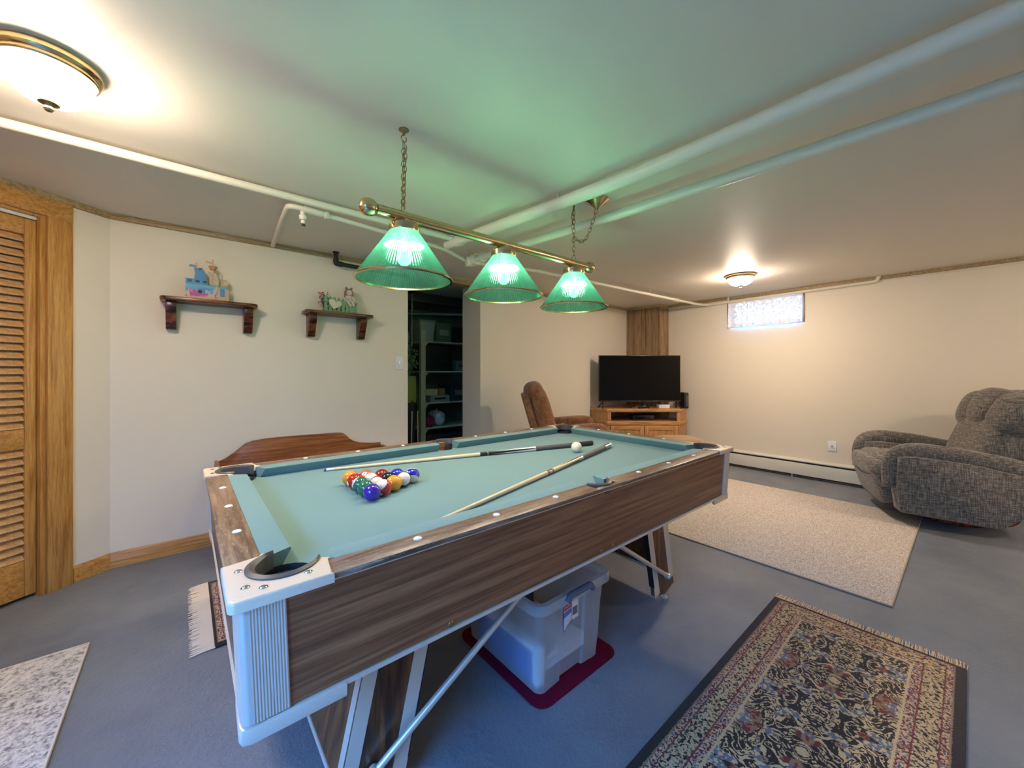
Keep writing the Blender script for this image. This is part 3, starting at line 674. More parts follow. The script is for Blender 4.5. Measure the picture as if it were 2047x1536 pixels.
apex = Vector((.497, 1.345, 0)); d1 = Vector((.203, .119, 0)).normalized(); d2 = Vector((.003, .253, 0)).normalized()
bis = (d1+d2).normalized(); per = Vector((-bis.y, bis.x, 0)); st60 = 2*BR+.0006
def rp(row, k): return apex + bis*(row*st60*math.cos(PI/6)) + per*((k-row/2)*st60)        # k=0 on the d1 side
purple, yel, blu, red, orn, grn, mar, blk = rgb(62, 30, 150), rgb(226, 152, 40), rgb(44, 48, 168), rgb(176, 38, 28), rgb(214, 92, 62), rgb(34, 104, 82), rgb(120, 34, 30), (.01, .01, .01)
pool_ball('solid_purple_ball', 'solid purple pool ball at the tip of the rack', '4', purple, 0, rp(0, 0), vdir(.1, -.93, .35))
pool_ball('striped_red_ball', 'red striped pool ball numbered 11 beside the purple ball', '11', red, 1, rp(1, 0), vdir(-.10, -.62, .78), vdir(-.35, .6, .6))
pool_ball('solid_green_ball', 'solid green pool ball touching the purple ball', '6', grn, 0, rp(1, 1), vdir(.6, .75, -.5))
pool_ball('solid_yellow_ball', 'solid yellow pool ball numbered 1', '1', yel, 0, rp(2, 0), vdir(-.18, .26, .93))
pool_ball('striped_maroon_ball', 'maroon striped pool ball in the middle of the rack', '15', mar, 1, rp(2, 1), None, vdir(.5, .8, .4))
pool_ball('striped_green_ball', 'green and white striped pool ball behind the solid green ball', '14', grn, 1, rp(2, 2), None, vdir(.2, .9, -.5))
pool_ball('striped_purple_ball', 'white ball with a dark purple band low on its side', '12', rgb(48, 32, 120), 1, rp(3, 0), vdir(-.3, -.8, .4), vdir(.35, .35, .85))
pool_ball('black_ball', 'solid black pool ball inside the rack', '8', blk, 0, rp(3, 1))
pool_ball('striped_orange_ball', 'orange striped ball with its white cap up', '13', orn, 1, rp(3, 2), None, vdir(.1, .85, .5))
pool_ball('solid_red_ball', 'solid red pool ball numbered 3', '3', red, 0, rp(3, 3), vdir(-.72, -.10, .68))
pool_ball('striped_royal_ball', 'blue striped pool ball at the corner of the rack with white cap down', '10', blu, 1, rp(4, 0), vdir(-.58, .46, .6), vdir(.1, -.6, .75))
pool_ball('solid_blue_ball', 'solid blue pool ball in the last row of the rack', '2', blu, 0, rp(4, 1), vdir(.85, .2, -.2))
pool_ball('solid_maroon_ball', 'solid dark red pool ball in the last row of the rack', '7', rgb(140, 30, 28), 0, rp(4, 2))
pool_ball('solid_orange_ball', 'solid orange pool ball numbered 5', '5', orn, 0, rp(4, 3), vdir(.05, .62, .70))
pool_ball('plain_yellow_ball', 'amber yellow pool ball at the corner of the rack', '9', rgb(222, 150, 56), 0, rp(4, 4), vdir(-.3, -.85, .3))
cbt = thing('cue_ball', 'plain ivory cue ball between the two cues', 'pool ball', (1.675, 1.425, ZC))
obj('sphere', ball(N(), (1.675, 1.425, ZB_), BR, 40), plain('ivory', (.80, .74, .60), .12), cbt)
def cue(name, label, tip, butt, parts):
    tip, butt = Vector(tip), Vector(butt); d = (butt-tip).normalized(); L = (butt-tip).length
    rt = thing(name, label, 'pool cue', (tip.x, tip.y, ZC))
    rad = lambda f: .0058 + (.0142-.0058)*min(1, max(0, (f-.02)))**1.05
    for nm, f0, f1, mt, ex_ in parts:
        n = 4; pts = [tip + d*L*(f0+(f1-f0)*i/n) for i in range(n+1)]
        obj(nm, tube(N(), pts, [rad(f0+(f1-f0)*i/n)+ex_ for i in range(n+1)], 16), mt, rt)
    return rt, tip, d, L
m_maple = plain('maple', rgb(226, 200, 158), .28)
m_wrap = plain('irish_linen', (.10, .085, .08), .7, bump=.4, bscale=900); m_leather = plain('leather_butt', (.02, .018, .017), .45)
m_silver = plain('silver_ring', (.6, .58, .54), .25, 1); m_ferr = plain('white_ferrule', (.80, .78, .74), .3); m_chalk = plain('chalk_blue', (.05, .09, .16), .9)
m_grip = plain('grey_linen', (.16, .14, .135), .75, bump=.4, bscale=900); m_rd = plain('copper_ring', (.35, .10, .04), .3, .6)
c1 = cue('white_point_cue', 'pool cue with white and black points and a black butt', (.478, 1.883, ZC+.007), (1.905, 1.497, ZC+.0155),
    [('tip', 0, .006, m_chalk, 0), ('ferrule', .006, .028, m_ferr, 0), ('shaft', .028, .505, m_maple, 0), ('joint', .505, .535, m_black, .0003), ('joint_ring', .533, .537, m_silver, .0007), ('forearm', .537, .735, m_black, 0), ('grip', .735, .90, m_wrap, .0004), ('butt_sleeve', .90, 1.0, m_leather, 0)])
def points(c, f0, f1, mt, offs, wid):
    rt, tip, d, L = c; _, a, b_ = frame_axes(d)
    for o in offs:
        bm = N(); vs = []
        for i in range(9):
            f = i/8; ff = f0+(f1-f0)*f; r = (.0058+(.0142-.0058)*min(1, max(0, ff-.02))**1.05)+.0004; ww = wid*f
            vs.append([bm.verts.new(tip+d*L*ff + a*r*math.cos(o+ww*s_) + b_*r*math.sin(o+ww*s_)) for s_ in (-1, -.5, 0, .5, 1)])
        for A, B in zip(vs, vs[1:]):
            for k in range(4): bm.faces.new((A[k], A[k+1], B[k+1], B[k]))
        obj('inlay_point', bm, mt, rt)
points(c1, .55, .733, m_ferr, [k*PI/2+.4 for k in range(4)], .62)
c2 = cue('maple_cue', 'pool cue with maple forearm grey grip and white bumper', (.456, .985, ZC+.007), (1.936, 1.385, ZC+.0155),
    [('tip', 0, .006, m_chalk, 0), ('ferrule', .006, .028, m_ferr, 0), ('shaft', .028, .50, m_maple, 0), ('joint_ring', .50, .507, m_rd, .0006), ('joint', .507, .525, m_silver, .0003), ('joint_ring', .525, .532, m_rd, .0006), ('forearm', .532, .70, m_maple, 0), ('grip_ring', .70, .735, m_silver, .0004), ('grip', .735, .935, m_grip, .0004), ('butt_ring', .935, .985, m_silver, .0004), ('bumper', .985, 1.0, m_ferr, -.001)])
points(c2, .56, .70, plain('dark_inlay', (.07, .03, .015), .3), [k*PI/2+.2 for k in range(4)], .32)

# ------------------------------------------------------------------ billiard lamp
LYc, LZ = 1.47, 1.832
bl = thing('billiard_lamp', 'brass bar billiard lamp with three green ribbed glass shades', 'lamp', (1.188, LYc, 1.57))
obj('bar', tube(N(), [(.56, LYc, LZ), (1.81, LYc, LZ)], .0205, 24), m_brass, bl)
for x, s_ in ((.56, -1), (1.81, 1)):
    obj('finial', lathe(N(), [(.0175, -.03), (.021, -.028), (.021, -.012), (.017, -.008), (.017, .0), (.023, .004), (.030, .014), (.034, .03), (.032, .045), (.024, .058), (.012, .064), (0, .066)], (x, LYc, LZ), 32, (s_, 0, 0)), m_brass, bl)
t = NT('green_ribbed_glass')
tr = t.n('BsdfTransparent', {'Color': (.42, .84, .68, 1)}); tl = t.n('BsdfTranslucent', {'Color': (.30, .76, .60, 1)})
df = t.n('BsdfDiffuse', {'Color': (.05, .22, .17, 1)}); gl = t.n('BsdfGlossy', {'Roughness': .1, 'Color': (.85, .97, .93, 1)})
rf = t.n('BsdfRefraction', {'Color': (.50, .93, .78, 1), 'IOR': 1.5, 'Roughness': .04})
a_ = t.n('MixShader', {0: .07, 1: tr.outputs[0], 2: tl.outputs[0]}); a_ = t.n('MixShader', {0: .40, 1: a_.outputs[0], 2: rf.outputs[0]}); a_ = t.n('MixShader', {0: .03, 1: a_.outputs[0], 2: df.outputs[0]}); a_ = t.n('MixShader', {0: .06, 1: a_.outputs[0], 2: gl.outputs[0]}); surf(t, a_.outputs[0]); m_shade = t.m
t = NT('lit_bulb'); ad = t.n('AddShader', {0: t.n('Emission', {'Color': (1, .88, .72, 1), 'Strength': BULB_E}).outputs[0], 1: t.n('BsdfTransparent').outputs[0]}); surf(t, ad.outputs[0]); m_bulb = t.m
m_sock = plain('white_socket', (.7, .68, .62), .5)
for x in (.673, 1.187, 1.703):
    zb, zt, rb, rt_ = 1.578, 1.772, .188, .056; NR = 104
    bm = N(); V = {}
    for j, (r, z) in enumerate(((rb, zb), (rt_, zt))):
        am = .22*2*PI*r/NR
        V['o', j] = [bm.verts.new((x+(r+(am if k % 2 else 0))*math.cos(PI*k/NR), LYc+(r+(am if k % 2 else 0))*math.sin(PI*k/NR), z)) for k in range(2*NR)]
        V['i', j] = [bm.verts.new((x+(r-.003)*math.cos(PI*k/NR), LYc+(r-.003)*math.sin(PI*k/NR), z)) for k in range(2*NR)]
    for k in range(2*NR):
        l = (k+1) % (2*NR)
        for q in ('o', 'i'): bm.faces.new((V[q, 0][k], V[q, 0][l], V[q, 1][l], V[q, 1][k]))
        for j in (0, 1): bm.faces.new((V['o', j][k], V['o', j][l], V['i', j][l], V['i', j][k]))
    sh = obj('shade', bm, m_shade, bl, sharp=20, label='green ribbed glass cone shade')
    rim = N(); lathe(rim, [(rb-.005, zb-.004), (rb+.004, zb-.004), (rb+.006, zb), (rb+.003, zb+.005), (rb-.005, zb+.003), (rb-.005, zb-.004)], (x, LYc, 0), 64); obj('rim', rim, m_brass, sh)
    obj('cap', lathe(N(), [(.050, 1.768), (.060, 1.768), (.061, 1.772), (.061, 1.795), (.056, 1.800), (.040, 1.803), (.034, 1.812), (.022, 1.818), (.018, 1.825)], (x, LYc, 0), 40), m_brass, bl)
    obj('socket', lathe(N(), [(0, 1.79), (.018, 1.79), (.018, 1.73), (.015, 1.725), (0, 1.725)], (x, LYc, 0), 20), m_sock, bl)
    obj('bulb', lathe(N(), [(.014, 1.726), (.016, 1.715), (.024, 1.695), (.029, 1.675), (.029, 1.662), (.024, 1.646), (.014, 1.636), (0, 1.633)], (x, LYc, 0), 20), m_bulb, bl)
    l_ = bpy.data.lights.new('bulb_light', 'POINT'); l_.energy = BULB_W; l_.color = (1, .84, .66); l_.shadow_soft_size = .025
    lo_ = bpy.data.objects.new('bulb_light', l_); COL.objects.link(lo_); lo_.parent = bl; lo_.location = Vector((x, LYc, 1.672))-bl.location
# chains
bm = N(); tube(bm, [(.009*math.cos(2*PI*k/14), 0, .0165*math.sin(2*PI*k/14)) for k in range(14)], .0019, 6, closed=True); link = mesh_of(bm); link.materials.append(m_abrass)
def chain(p0, p1, sag=0, tw=0):
    p0, p1 = Vector(p0), Vector(p1); L = (p1-p0).length+sag*1.6; n = max(2, int(round(L/.027)))
    for i in range(n):
        f = (i+.5)/n; p = p0.lerp(p1, f); p.z -= sag*4*f*(1-f); f2 = f+.01; q = p0.lerp(p1, f2); q.z -= sag*4*f2*(1-f2)
        e = (q-p).to_track_quat('Z', 'X').to_euler()
        o = inst('chain_link', link, bl, p-bl.location)
        o.rotation_euler = ((q-p).to_track_quat('Z', 'X') @ Euler((0, 0, (i % 2)*PI/2+tw)).to_quaternion()).to_euler()
chain((.667, LYc, LZ+.018), (.673, 1.475, 2.135)); chain((.671, LYc+.01, LZ+.028), (.680, 1.475, 2.12), tw=.7)
obj('ceiling_hook', lathe(N(), [(0, 0), (.020, 0), (.020, -.003), (.012, -.008), (.006, -.014), (.005, -.022), (0, -.023)], (.673, 1.475, CEIL), 20), m_abrass, bl)
obj('hook_ring', tube(N(), [(.673+.011*math.cos(a), 1.475, 2.148+.014*math.sin(a)) for a in [PI*.6+2*PI*.8*k/10 for k in range(11)]], .0022, 8), m_abrass, bl)
chain((1.704, LYc, LZ+.018), (1.708, 1.475, 2.135), tw=.3)
chain((1.700, 1.475, 2.03), (1.702, 1.475, 2.14), tw=.9)
obj('ceiling_hook', lathe(N(), [(0, 0), (.018, 0), (.018, -.003), (.012, -.008), (.005, -.022), (.005, -.05), (0, -.05)], (1.71, 1.475, CEIL), 20), m_abrass, bl)
chain((1.712, 1.475, 1.985), (1.762, 1.43, 1.972), .018); chain((1.762, 1.43, 1.972), (1.785, 1.369, 2.135), .012)
obj('canopy', lathe(N(), [(.0, 0), (.066, 0), (.067, -.004), (.062, -.008), (.040, -.022), (.020, -.040), (.012, -.050), (.008, -.054), (0, -.055)], (1.785, 1.369, CEIL), 32), m_brass, bl)

# ------------------------------------------------------------------ wall shelves and their ornaments
m_rust = wood('rustic_stained_wood', rgb(34, 12, 6), rgb(110, 58, 24), rgb(158, 100, 50), (4, 50, 50), .3, 1.4, fig=1.4)
t = NT('scorched_bracket_wood'); v = t.co((6, 6, 22)); n1 = t.noise(v, 1.4, 4, .6, .6)
t.set(Base_Color=t.ramp(n1, [(.36, rgb(14, 5, 4)), (.48, rgb(70, 28, 12)), (.64, rgb(128, 72, 34))]), Roughness=.3); m_scorch = t.m
def shelf(x0, x1, bx0, bx1, label):
    rt = thing('wall_shelf', label, 'shelf', ((x0+x1)/2, YB, 1.68), 0)
    y0 = YB-.165
    pl = [(x0+.004, YB, 1.665)] + [(x0, YB-.01, 1.665), (x0, y0+.03, 1.665), (x0+.012, y0+.008, 1.665), (x0+.03, y0, 1.665), (x1-.03, y0, 1.665), (x1-.012, y0+.008, 1.665), (x1, y0+.03, 1.665), (x1, YB, 1.665)]
    obj('board', prism(N(), pl, (0, 0, .024), .004), m_rust, rt)
    for xb in (bx0, bx1):
        prof = [(0, 1.665), (-.118, 1.665), (-.125, 1.64), (-.118, 1.61), (-.098, 1.585), (-.088, 1.56), (-.078, 1.535), (-.066, 1.505), (-.060, 1.488), (0, 1.488)]
        br = obj('bracket', prism(N(), [(xb, YB+dy, z) for dy, z in prof], (.052, 0, 0), .002), m_scorch, rt)
        obj('peg', lathe(N(), [(.007, 0), (.007, .003), (0, .004)], (xb+.026, YB-.075, 1.535), 12, (0, -1, .3)), m_black, br)
    return rt
shelf(-.125, .395, -.098, .318, 'rustic dark wood wall shelf holding the painted ship')
shelf(.70, 1.225, .735, 1.125, 'rustic dark wood wall shelf holding the picket fence planter')
zs = 1.689
# painted toy ship
m_shb = plain('ship_blue', rgb(82, 142, 190), .6, bump=.3, bscale=90); m_shc = plain('ship_bare_wood', rgb(200, 178, 150), .6, bump=.3, bscale=90)
t = NT('ship_hull_paint'); v = t.co(); z = t.n('SeparateXYZ', {0: v})
n1 = t.noise(t.co((14, 14, 40)), 1.0, 3, .6); f = t.math('ADD', t.math('MULTIPLY', z.outputs[2], 9.), t.math('MULTIPLY', t.math('SUBTRACT', n1, .5), .6))
c = t.ramp(f, [(.10, rgb(206, 180, 150)), (.22, rgb(196, 60, 150)), (.42, rgb(172, 110, 180)), (.55, rgb(84, 130, 196)), (.80, rgb(110, 170, 206))])
c = t.mix(t.math('GREATER_THAN', t.noise(t.co((20, 20, 8)), 1.0, 3), .60), c, rgb(196, 178, 156)); t.set(Base_Color=c, Roughness=.6); m_hull = t.m
sp0 = thing('toy_ship', 'hand painted wooden toy ship with blue and bare wood sails', 'ornament', (.115, 3.33, zs))
L0 = lambda x, y, z: (x, 3.33+y, zs+z)
obj('hull', prism(N(), [L0(.0, -.032, .0), L0(.165, -.032, 0), L0(.225, 0, 0), L0(.165, .032, 0), L0(0, .032, 0)], (0, 0, .10), .002), m_hull, sp0)
obj('bow', prism(N(), [L0(.166, -.033, .0), L0(.230, -.004, 0), L0(.232, .01, 0), L0(.17, .03, 0)], (0, 0, .088), .002), m_shc, sp0)
obj('bow_paint', prism(N(), [L0(.182, -.0275, .035), L0(.206, -.0172, .035), L0(.206, -.0172, .086), L0(.182, -.0275, .086)], (-.0006, -.0014, 0)), m_shb, sp0)
st_ = obj('stern_deck', prism(N(), [L0(0, -.032, .1), L0(.115, -.032, .1), L0(.115, .032, .1), L0(0, .032, .1)], (0, 0, .034), .002), m_shb, sp0)
for i, xx in enumerate((.010, .050, .088)): obj('window', bx(L0(xx, -.034, .112), L0(xx+.022, -.0315, .126)), m_black, st_)
obj('porthole', lathe(N(), [(.012, 0), (.012, .002), (0, .002)], L0(.074, -.032, .052), 18, (0, -1, 0)), m_black, sp0)
for xx, cc in ((.018, rgb(206, 120, 170)), (.045, rgb(186, 100, 160)), (.100, rgb(140, 190, 216)), (.125, rgb(110, 150, 206))): obj('painted_block', bx(L0(xx, -.034, .045), L0(xx+.018, -.0315, .066), .001), plain('block_paint', cc, .6), sp0)
def sail(pts, y, m, nm='sail'): return obj(nm, prism(N(), [L0(px, y, pz) for px, pz in pts], (0, .006, 0), .001), m, sp0)
sail([(.044, .135), (.103, .135), (.107, .16), (.098, .195), (.085, .212), (.042, .212), (.050, .18)], -.012, m_shb)
obj('sail_patch', prism(N(), [L0(.068, -.0135, .212), L0(.088, -.0135, .212), L0(.08, -.0135, .204), L0(.073, -.0135, .196)], (0, .002, 0)), plain('ship_red', rgb(150, 30, 26), .6), sp0)
sail([(.118, .108), (.172, .108), (.176, .14), (.16, .19), (.118, .20), (.126, .16)], .0, m_shc); sail([(.178, .112), (.225, .112), (.228, .135), (.218, .158), (.180, .158), (.190, .13)], .004, m_shc)
for xx, za, zb in ((.055, .13, .245), (.142, .10, .285), (.192, .09, .185)): obj('mast', tube(N(), [L0(xx, .0, za), L0(xx, .0, zb)], .0045, 8), m_shc, sp0)
sail([(.018, .218), (.052, .218), (.052, .230), (.020, .232)], -.003, m_shb, 'flag'); sail([(.104, .258), (.138, .254), (.138, .268), (.102, .272)], -.003, m_shc, 'flag')
obj('crows_nest', lathe(N(), [(0, .212), (.014, .212), (.022, .232), (.024, .236), (.018, .236), (0, .236)], L0(.142, .0, 0), 14), plain('ship_ochre', rgb(196, 140, 90), .6), sp0)
# picket fence planter with doll, heart and dried flowers
m_sage = plain('sage_paint', rgb(112, 148, 118), .7); pf = thing('picket_planter', 'sage green picket fence ornament with a cream heart', 'ornament', (.96, 3.32, zs))
P0 = lambda x, y, z: (.83+x, 3.285+y, zs+z)
for i in range(8):
    x = .006+i*.0325; h = .128-.0032*i if i < 5 else .085+.004*(i-5)
    obj('picket', prism(N(), [P0(x, 0, 0), P0(x+.024, 0, 0), P0(x+.024, 0, h-.014), P0(x+.018, 0, h-.003), P0(x+.012, 0, h), P0(x+.006, 0, h-.003), P0(x, 0, h-.014)], (0, .006, 0), .001), m_sage, pf)
obj('fence_rail', bx(P0(0, -.004, .078), P0(.262, 0, .092), .001), m_sage, pf); obj('fence_rail', bx(P0(0, .006, .0), P0(.262, .05, .014), .001), m_sage, pf)
hp = []
for i in range(40):
    a = 2*PI*i/40; hp.append((16*math.sin(a)**3/16, (13*math.cos(a)-5*math.cos(2*a)-2*math.cos(3*a)-math.cos(4*a))/16))
obj('heart', prism(N(), [P0(.084+.050*(x*math.cos(.25)+z*math.sin(.25)), -.010, .062+.044*(z*math.cos(.25)-x*math.sin(.25))) for x, z in hp], (0, .006, 0), .001), plain('cream_heart', rgb(206, 204, 178), .6), pf)
m_doll = plain('doll_cloth', rgb(206, 190, 176), .8); m_hair = plain('doll_yarn', rgb(134, 112, 100), .9, bump=.6, bscale=300)
dl_ = thing('rag_doll', 'small seated rag doll leaning over the picket fence', 'doll', (1.03, 3.31, zs+.085))
D0 = lambda x, y, z: (1.03+x, 3.30+y, zs+.085+z)
b = N(); pillow(b, D0(0, .01, .035), (.028, .02, .036), 2.4, 6); pillow(b, D0(0, .0, .085), (.024, .022, .026), 2.2, 6)
tube(b, [D0(-.016, 0, .02), D0(-.012, -.018, .0), D0(.004, -.026, -.02), D0(.008, -.028, -.028)], [.011, .011, .009, .009], 8); tube(b, [D0(.014, 0, .02), D0(.024, -.018, .0), D0(.026, -.026, -.02), D0(.026, -.028, -.028)], [.011, .011, .009, .009], 8)
tube(b, [D0(.024, 0, .055), D0(.034, -.012, .035), D0(.040, -.018, .02)], .008, 8); tube(b, [D0(-.024, 0, .055), D0(-.030, -.012, .035), D0(-.012, -.024, .03)], .008, 8)
obj('body', b, m_doll, dl_, sharp=60)
b = N(); pillow(b, D0(0, .012, .098), (.030, .022, .024), 2.2, 6); pillow(b, D0(-.026, .008, .07), (.011, .014, .036), 2.2, 5); pillow(b, D0(.026, .008, .072), (.010, .014, .032), 2.2, 5)
ball(b, D0(-.020, .01, .124), .010, 10); ball(b, D0(.020, .01, .124), .010, 10); obj('hair', b, m_hair, dl_, sharp=60)
dfl = thing('dried_flowers', 'small bunch of brown dried flowers behind the picket fence', 'flowers', (.84, 3.32, zs))
b = N(); b2 = N()
for i in range(60):
    p = Vector((.845, 3.32, zs+.015)); e = Vector((random.uniform(.80, .89), random.uniform(3.28, 3.36), zs+random.uniform(.05, .155)))
    tube(b, [p, p.lerp(e, .6)+Vector((random.uniform(-.01, .01), 0, .01)), e], .0009, 4)
    ball(b2, e, random.uniform(.003, .007), 6)
obj('stems', b, plain('dry_stem', rgb(120, 84, 54), .9), dfl)['kind'] = 'stuff'; obj('blossoms', b2, plain('dry_blossom', rgb(150, 96, 50), .9), dfl)['kind'] = 'stuff'
ms = thing('moss_clump', 'dark green moss behind the picket fence', 'moss', (.93, 3.33, zs)); b = N()
for i in range(26): ball(b, (random.uniform(.88, 1.0), random.uniform(3.30, 3.35), zs+.02+random.uniform(0, .09)), random.uniform(.010, .017), 6)
obj('moss', b, plain('moss_green', rgb(66, 78, 44), .95, bump=.8, bscale=200), ms)['kind'] = 'stuff'

# ------------------------------------------------------------------ wooden bench against the back wall
m_bench = wood('oiled_oak', rgb(128, 76, 38), rgb(160, 102, 54), rgb(178, 120, 68), (2.2, 34, 40), .3, 1.0, fig=.7)
bn = thing('wooden_bench', 'brown wooden bench with a scalloped high back against the wall', 'bench', (.74, 3.2, 0))
prof = [(.175, .595), (.215, .612), (.262, .640), (.292, .672), (.325, .700), (.37, .714), (.46, .722), (.60, .722), (.80, .718), (.94, .716), (.985, .708), (1.01, .690), (1.035, .655), (1.065, .632), (1.12, .614), (1.22, .598), (1.30, .595)]
obj('backrest', prism(N(), [(x, 3.315, z) for x, z in prof]+[(1.30, 3.315, .40), (.175, 3.315, .40)], (0, .022, 0), .003), m_bench, bn)
obj('seat', bx((.16, 2.93, .40), (1.32, 3.34, .425), .006), m_bench, bn)
for x, e_ in ((.150, 0), (1.302, -.03)):
    obj('end_panel', prism(N(), [(x, 3.34, .0), (x, 3.34, .60+e_), (x, 3.30, .605+e_), (x, 3.22, .595+e_), (x, 3.10, .58), (x, 2.98, .575), (x, 2.94, .55), (x, 2.94, 0)], (.022, 0, 0), .004), m_bench, bn)
obj('front_rail', bx((.17, 2.95, .30), (1.305, 2.97, .40), .003), m_bench, bn)

# ------------------------------------------------------------------ corner TV stand, TV and boxes
m_oak = wood('honey_oak', rgb(178, 122, 66), rgb(208, 152, 92), rgb(222, 172, 114), (30, 30, 2.2), .35)
m_oakh = wood('honey_oak_level', rgb(178, 122, 66), rgb(210, 154, 94), rgb(224, 174, 116), (2.4, 30, 30), .35)
RO = math.atan2(-.645, .764)        # the stand faces across the corner
SC = Vector((4.682, 2.815, 0))      # middle of its front
ts = thing('tv_stand', 'honey oak corner television stand with two panel doors', 'tv stand', SC, RO)
# local: x along the front, y backwards into the corner
hw, hw2, ys2 = .485, .665, .22
out = lambda g, z: [(-hw-g, -g, z), (hw+g, -g, z), (hw2+g, ys2, z), (hw2+g, .30, z), (.16, .72, z), (-.16, .72, z), (-hw2-g, .30, z), (-hw2-g, ys2, z)]
def L(name, bm, m, p=ts, **k): return obj(name, bm, m, p, local=True, **k)
L('top', prism(N(), out(.012, .674), (0, 0, .041), .008, 3), m_oakh)
L('middle_shelf', prism(N(), out(.010, .500), (0, 0, .05), .008, 3), m_oakh)
L('base', prism(N(), out(.0, .0), (0, 0, .07), .003), m_oakh)
for sx in (-1, 1):
    an = math.atan2(ys2, (hw2-hw)); p0 = (sx*hw, 0); p1 = (sx*hw2, ys2)
    for z0, z1 in ((.07, .50), (.55, .674)):
        L('side_panel', prism(N(), [(sx*hw, .0, z0), (sx*hw2, ys2, z0), (sx*(hw2-.014), ys2+.012, z0), (sx*(hw-.014), .016, z0)], (0, 0, z1-z0)), m_oak)
    L('stile', bx((sx*hw-.045 if sx > 0 else sx*hw, 0, .55), (sx*hw if sx > 0 else sx*hw+.045, .02, .674), .002), m_oak)
    L('stile', bx((sx*hw-.03 if sx > 0 else sx*hw, 0, .07), (sx*hw if sx > 0 else sx*hw+.03, .02, .50), .002), m_oak)
L('back_panel', bx((-.35, .60, .07), (.55, .615, .674)), m_oak)
for x0, x1 in ((-.448, -.004), (.004, .448)):
    d_ = L('cabinet_door', bx((x0+.05, -.004, .14), (x1-.05, .008, .44)), m_oak)
    for a, b_ in (((x0, .08), (x0+.055, .495)), ((x1-.055, .08), (x1, .495))): L('stile', bx((a[0], -.012, a[1]), (b_[0], .008, b_[1]), .003), m_oak, d_)
    for a, b_ in (((x0+.055, .08), (x1-.055, .14)), ((x0+.055, .435), (x1-.055, .495))): L('rail', bx((a[0], -.012, a[1]), (b_[0], .008, b_[1]), .003), m_oakh, d_)
    hx = x1 if x0 > 0 else x0; L('hinge', bx((hx-.004, -.014, .40), (hx+.004, .0, .445)), m_abrass, d_)
tv = thing('television', 'flat black television on thin splayed feet', 'television', SC+Matrix.Rotation(RO, 3, 'Z') @ Vector((-.025, .10, .715)), RO)
L('cabinet', bx((-.555, .0, .092), (.555, .035, .722), .004), m_black, tv); L('back_cover', bx((-.40, .035, .12), (.40, .07, .50), .01), m_black, tv)
m_scr = plain('glossy_screen', (.003, .0025, .0025), .08, 0, .22); L('screen', bx((-.548, -.0012, .108), (.548, .001, .714)), m_scr, tv)
L('bottom_bezel', bx((-.555, -.004, .090), (.555, .004, .106), .002), plain('bezel_grey', (.03, .028, .028), .25), tv)
L('logo', lathe(N(), [(.008, 0), (.008, .001), (0, .001)], (0, -.004, .098), 16, (0, -1, 0)), plain('logo_red', rgb(150, 90, 90), .4), tv)
for sx in (-1, 1): L('foot', tube(N(), [(sx*.525, -.09, .006), (sx*.50, .015, .098), (sx*.54, .10, .006)], .009, 8), m_black, tv)
rot = Matrix.Rotation(RO, 3, 'Z')
def on_stand(name, label, cat, x, y, z): return thing(name, label, cat, SC+rot @ Vector((x, y, z)), RO)
mo = on_stand('modem', 'upright black modem beside the television', 'modem', .585, .16, .715); L('case', bx((-.018, -.09, 0), (.045, .09, .215), .006), m_black, mo); L('light_strip', bx((.012, -.0915, .03), (.030, -.0895, .175), .001), plain('strip_grey', (.12, .11, .11), .3), mo)
cbx = on_stand('cable_box', 'black cable box in the open shelf of the oak stand', 'cable box', .02, .20, .55); L('case', bx((-.14, -.10, .008), (.16, .12, .068), .003), m_black, cbx); L('display', bx((-.11, -.1015, .02), (.02, -.0995, .05)), m_scr, cbx); L('button', bx((.10, -.1015, .034), (.135, -.0995, .044)), plain('button_grey', (.25, .25, .27), .4), cbx)
for sx in (-1, 1): L('foot', bx((sx*.12-.01, -.08, 0), (sx*.12+.01, -.06, .008)), m_black, cbx)
wb = on_stand('white_box', 'small white electronics box under the television', 'box', .31, .15, .715); L('case', bx((-.07, -.05, 0), (.075, .05, .048), .004), m_pearl, wb); L('lid_seam', bx((-.0705, -.0505, .030), (.0755, .0505, .032)), plain('seam_grey', (.4, .39, .38), .5), wb)
gp = on_stand('game_controller', 'black game controller under the television', 'controller', .02, .10, .715); b = N(); pillow(b, (0, 0, .022), (.06, .035, .018), 2.6, 6); tube(b, [(-.05, 0, .02), (-.062, -.03, .014), (-.060, -.05, .012)], .013, 8); tube(b, [(.05, 0, .02), (.062, -.03, .014), (.060, -.05, .012)], .013, 8); L('shell', b, m_black, gp); L('stick', lathe(N(), [(.008, 0), (.009, .012), (0, .013)], (.02, -.02, .036), 12), plain('stick_grey', (.4, .38, .36), .5), gp)
ck = on_stand('coiled_cable', 'loose black cable coiled under the television', 'cable', -.20, .12, .715); b = N()
tube(b, [(.0+.07*math.cos(a*.9)+.004*a, .025*math.sin(a*.9), .004+.0018*a) for a in [k*.5 for k in range(36)]], .0035, 6); L('cord', b, m_black, ck)
wc = on_stand('hanging_wires', 'thin dark wires hanging inside the open shelf of the stand', 'cable', .40, .45, .55); b = N()
for x in (-.10, -.04, .03): tube(b, bend([(x, .1, .12), (x-.01, .08, .06), (x+.03, .05, .02), (x+.06, .02, .004)], .02), .0025, 5)
L('wire', b, m_black, wc)

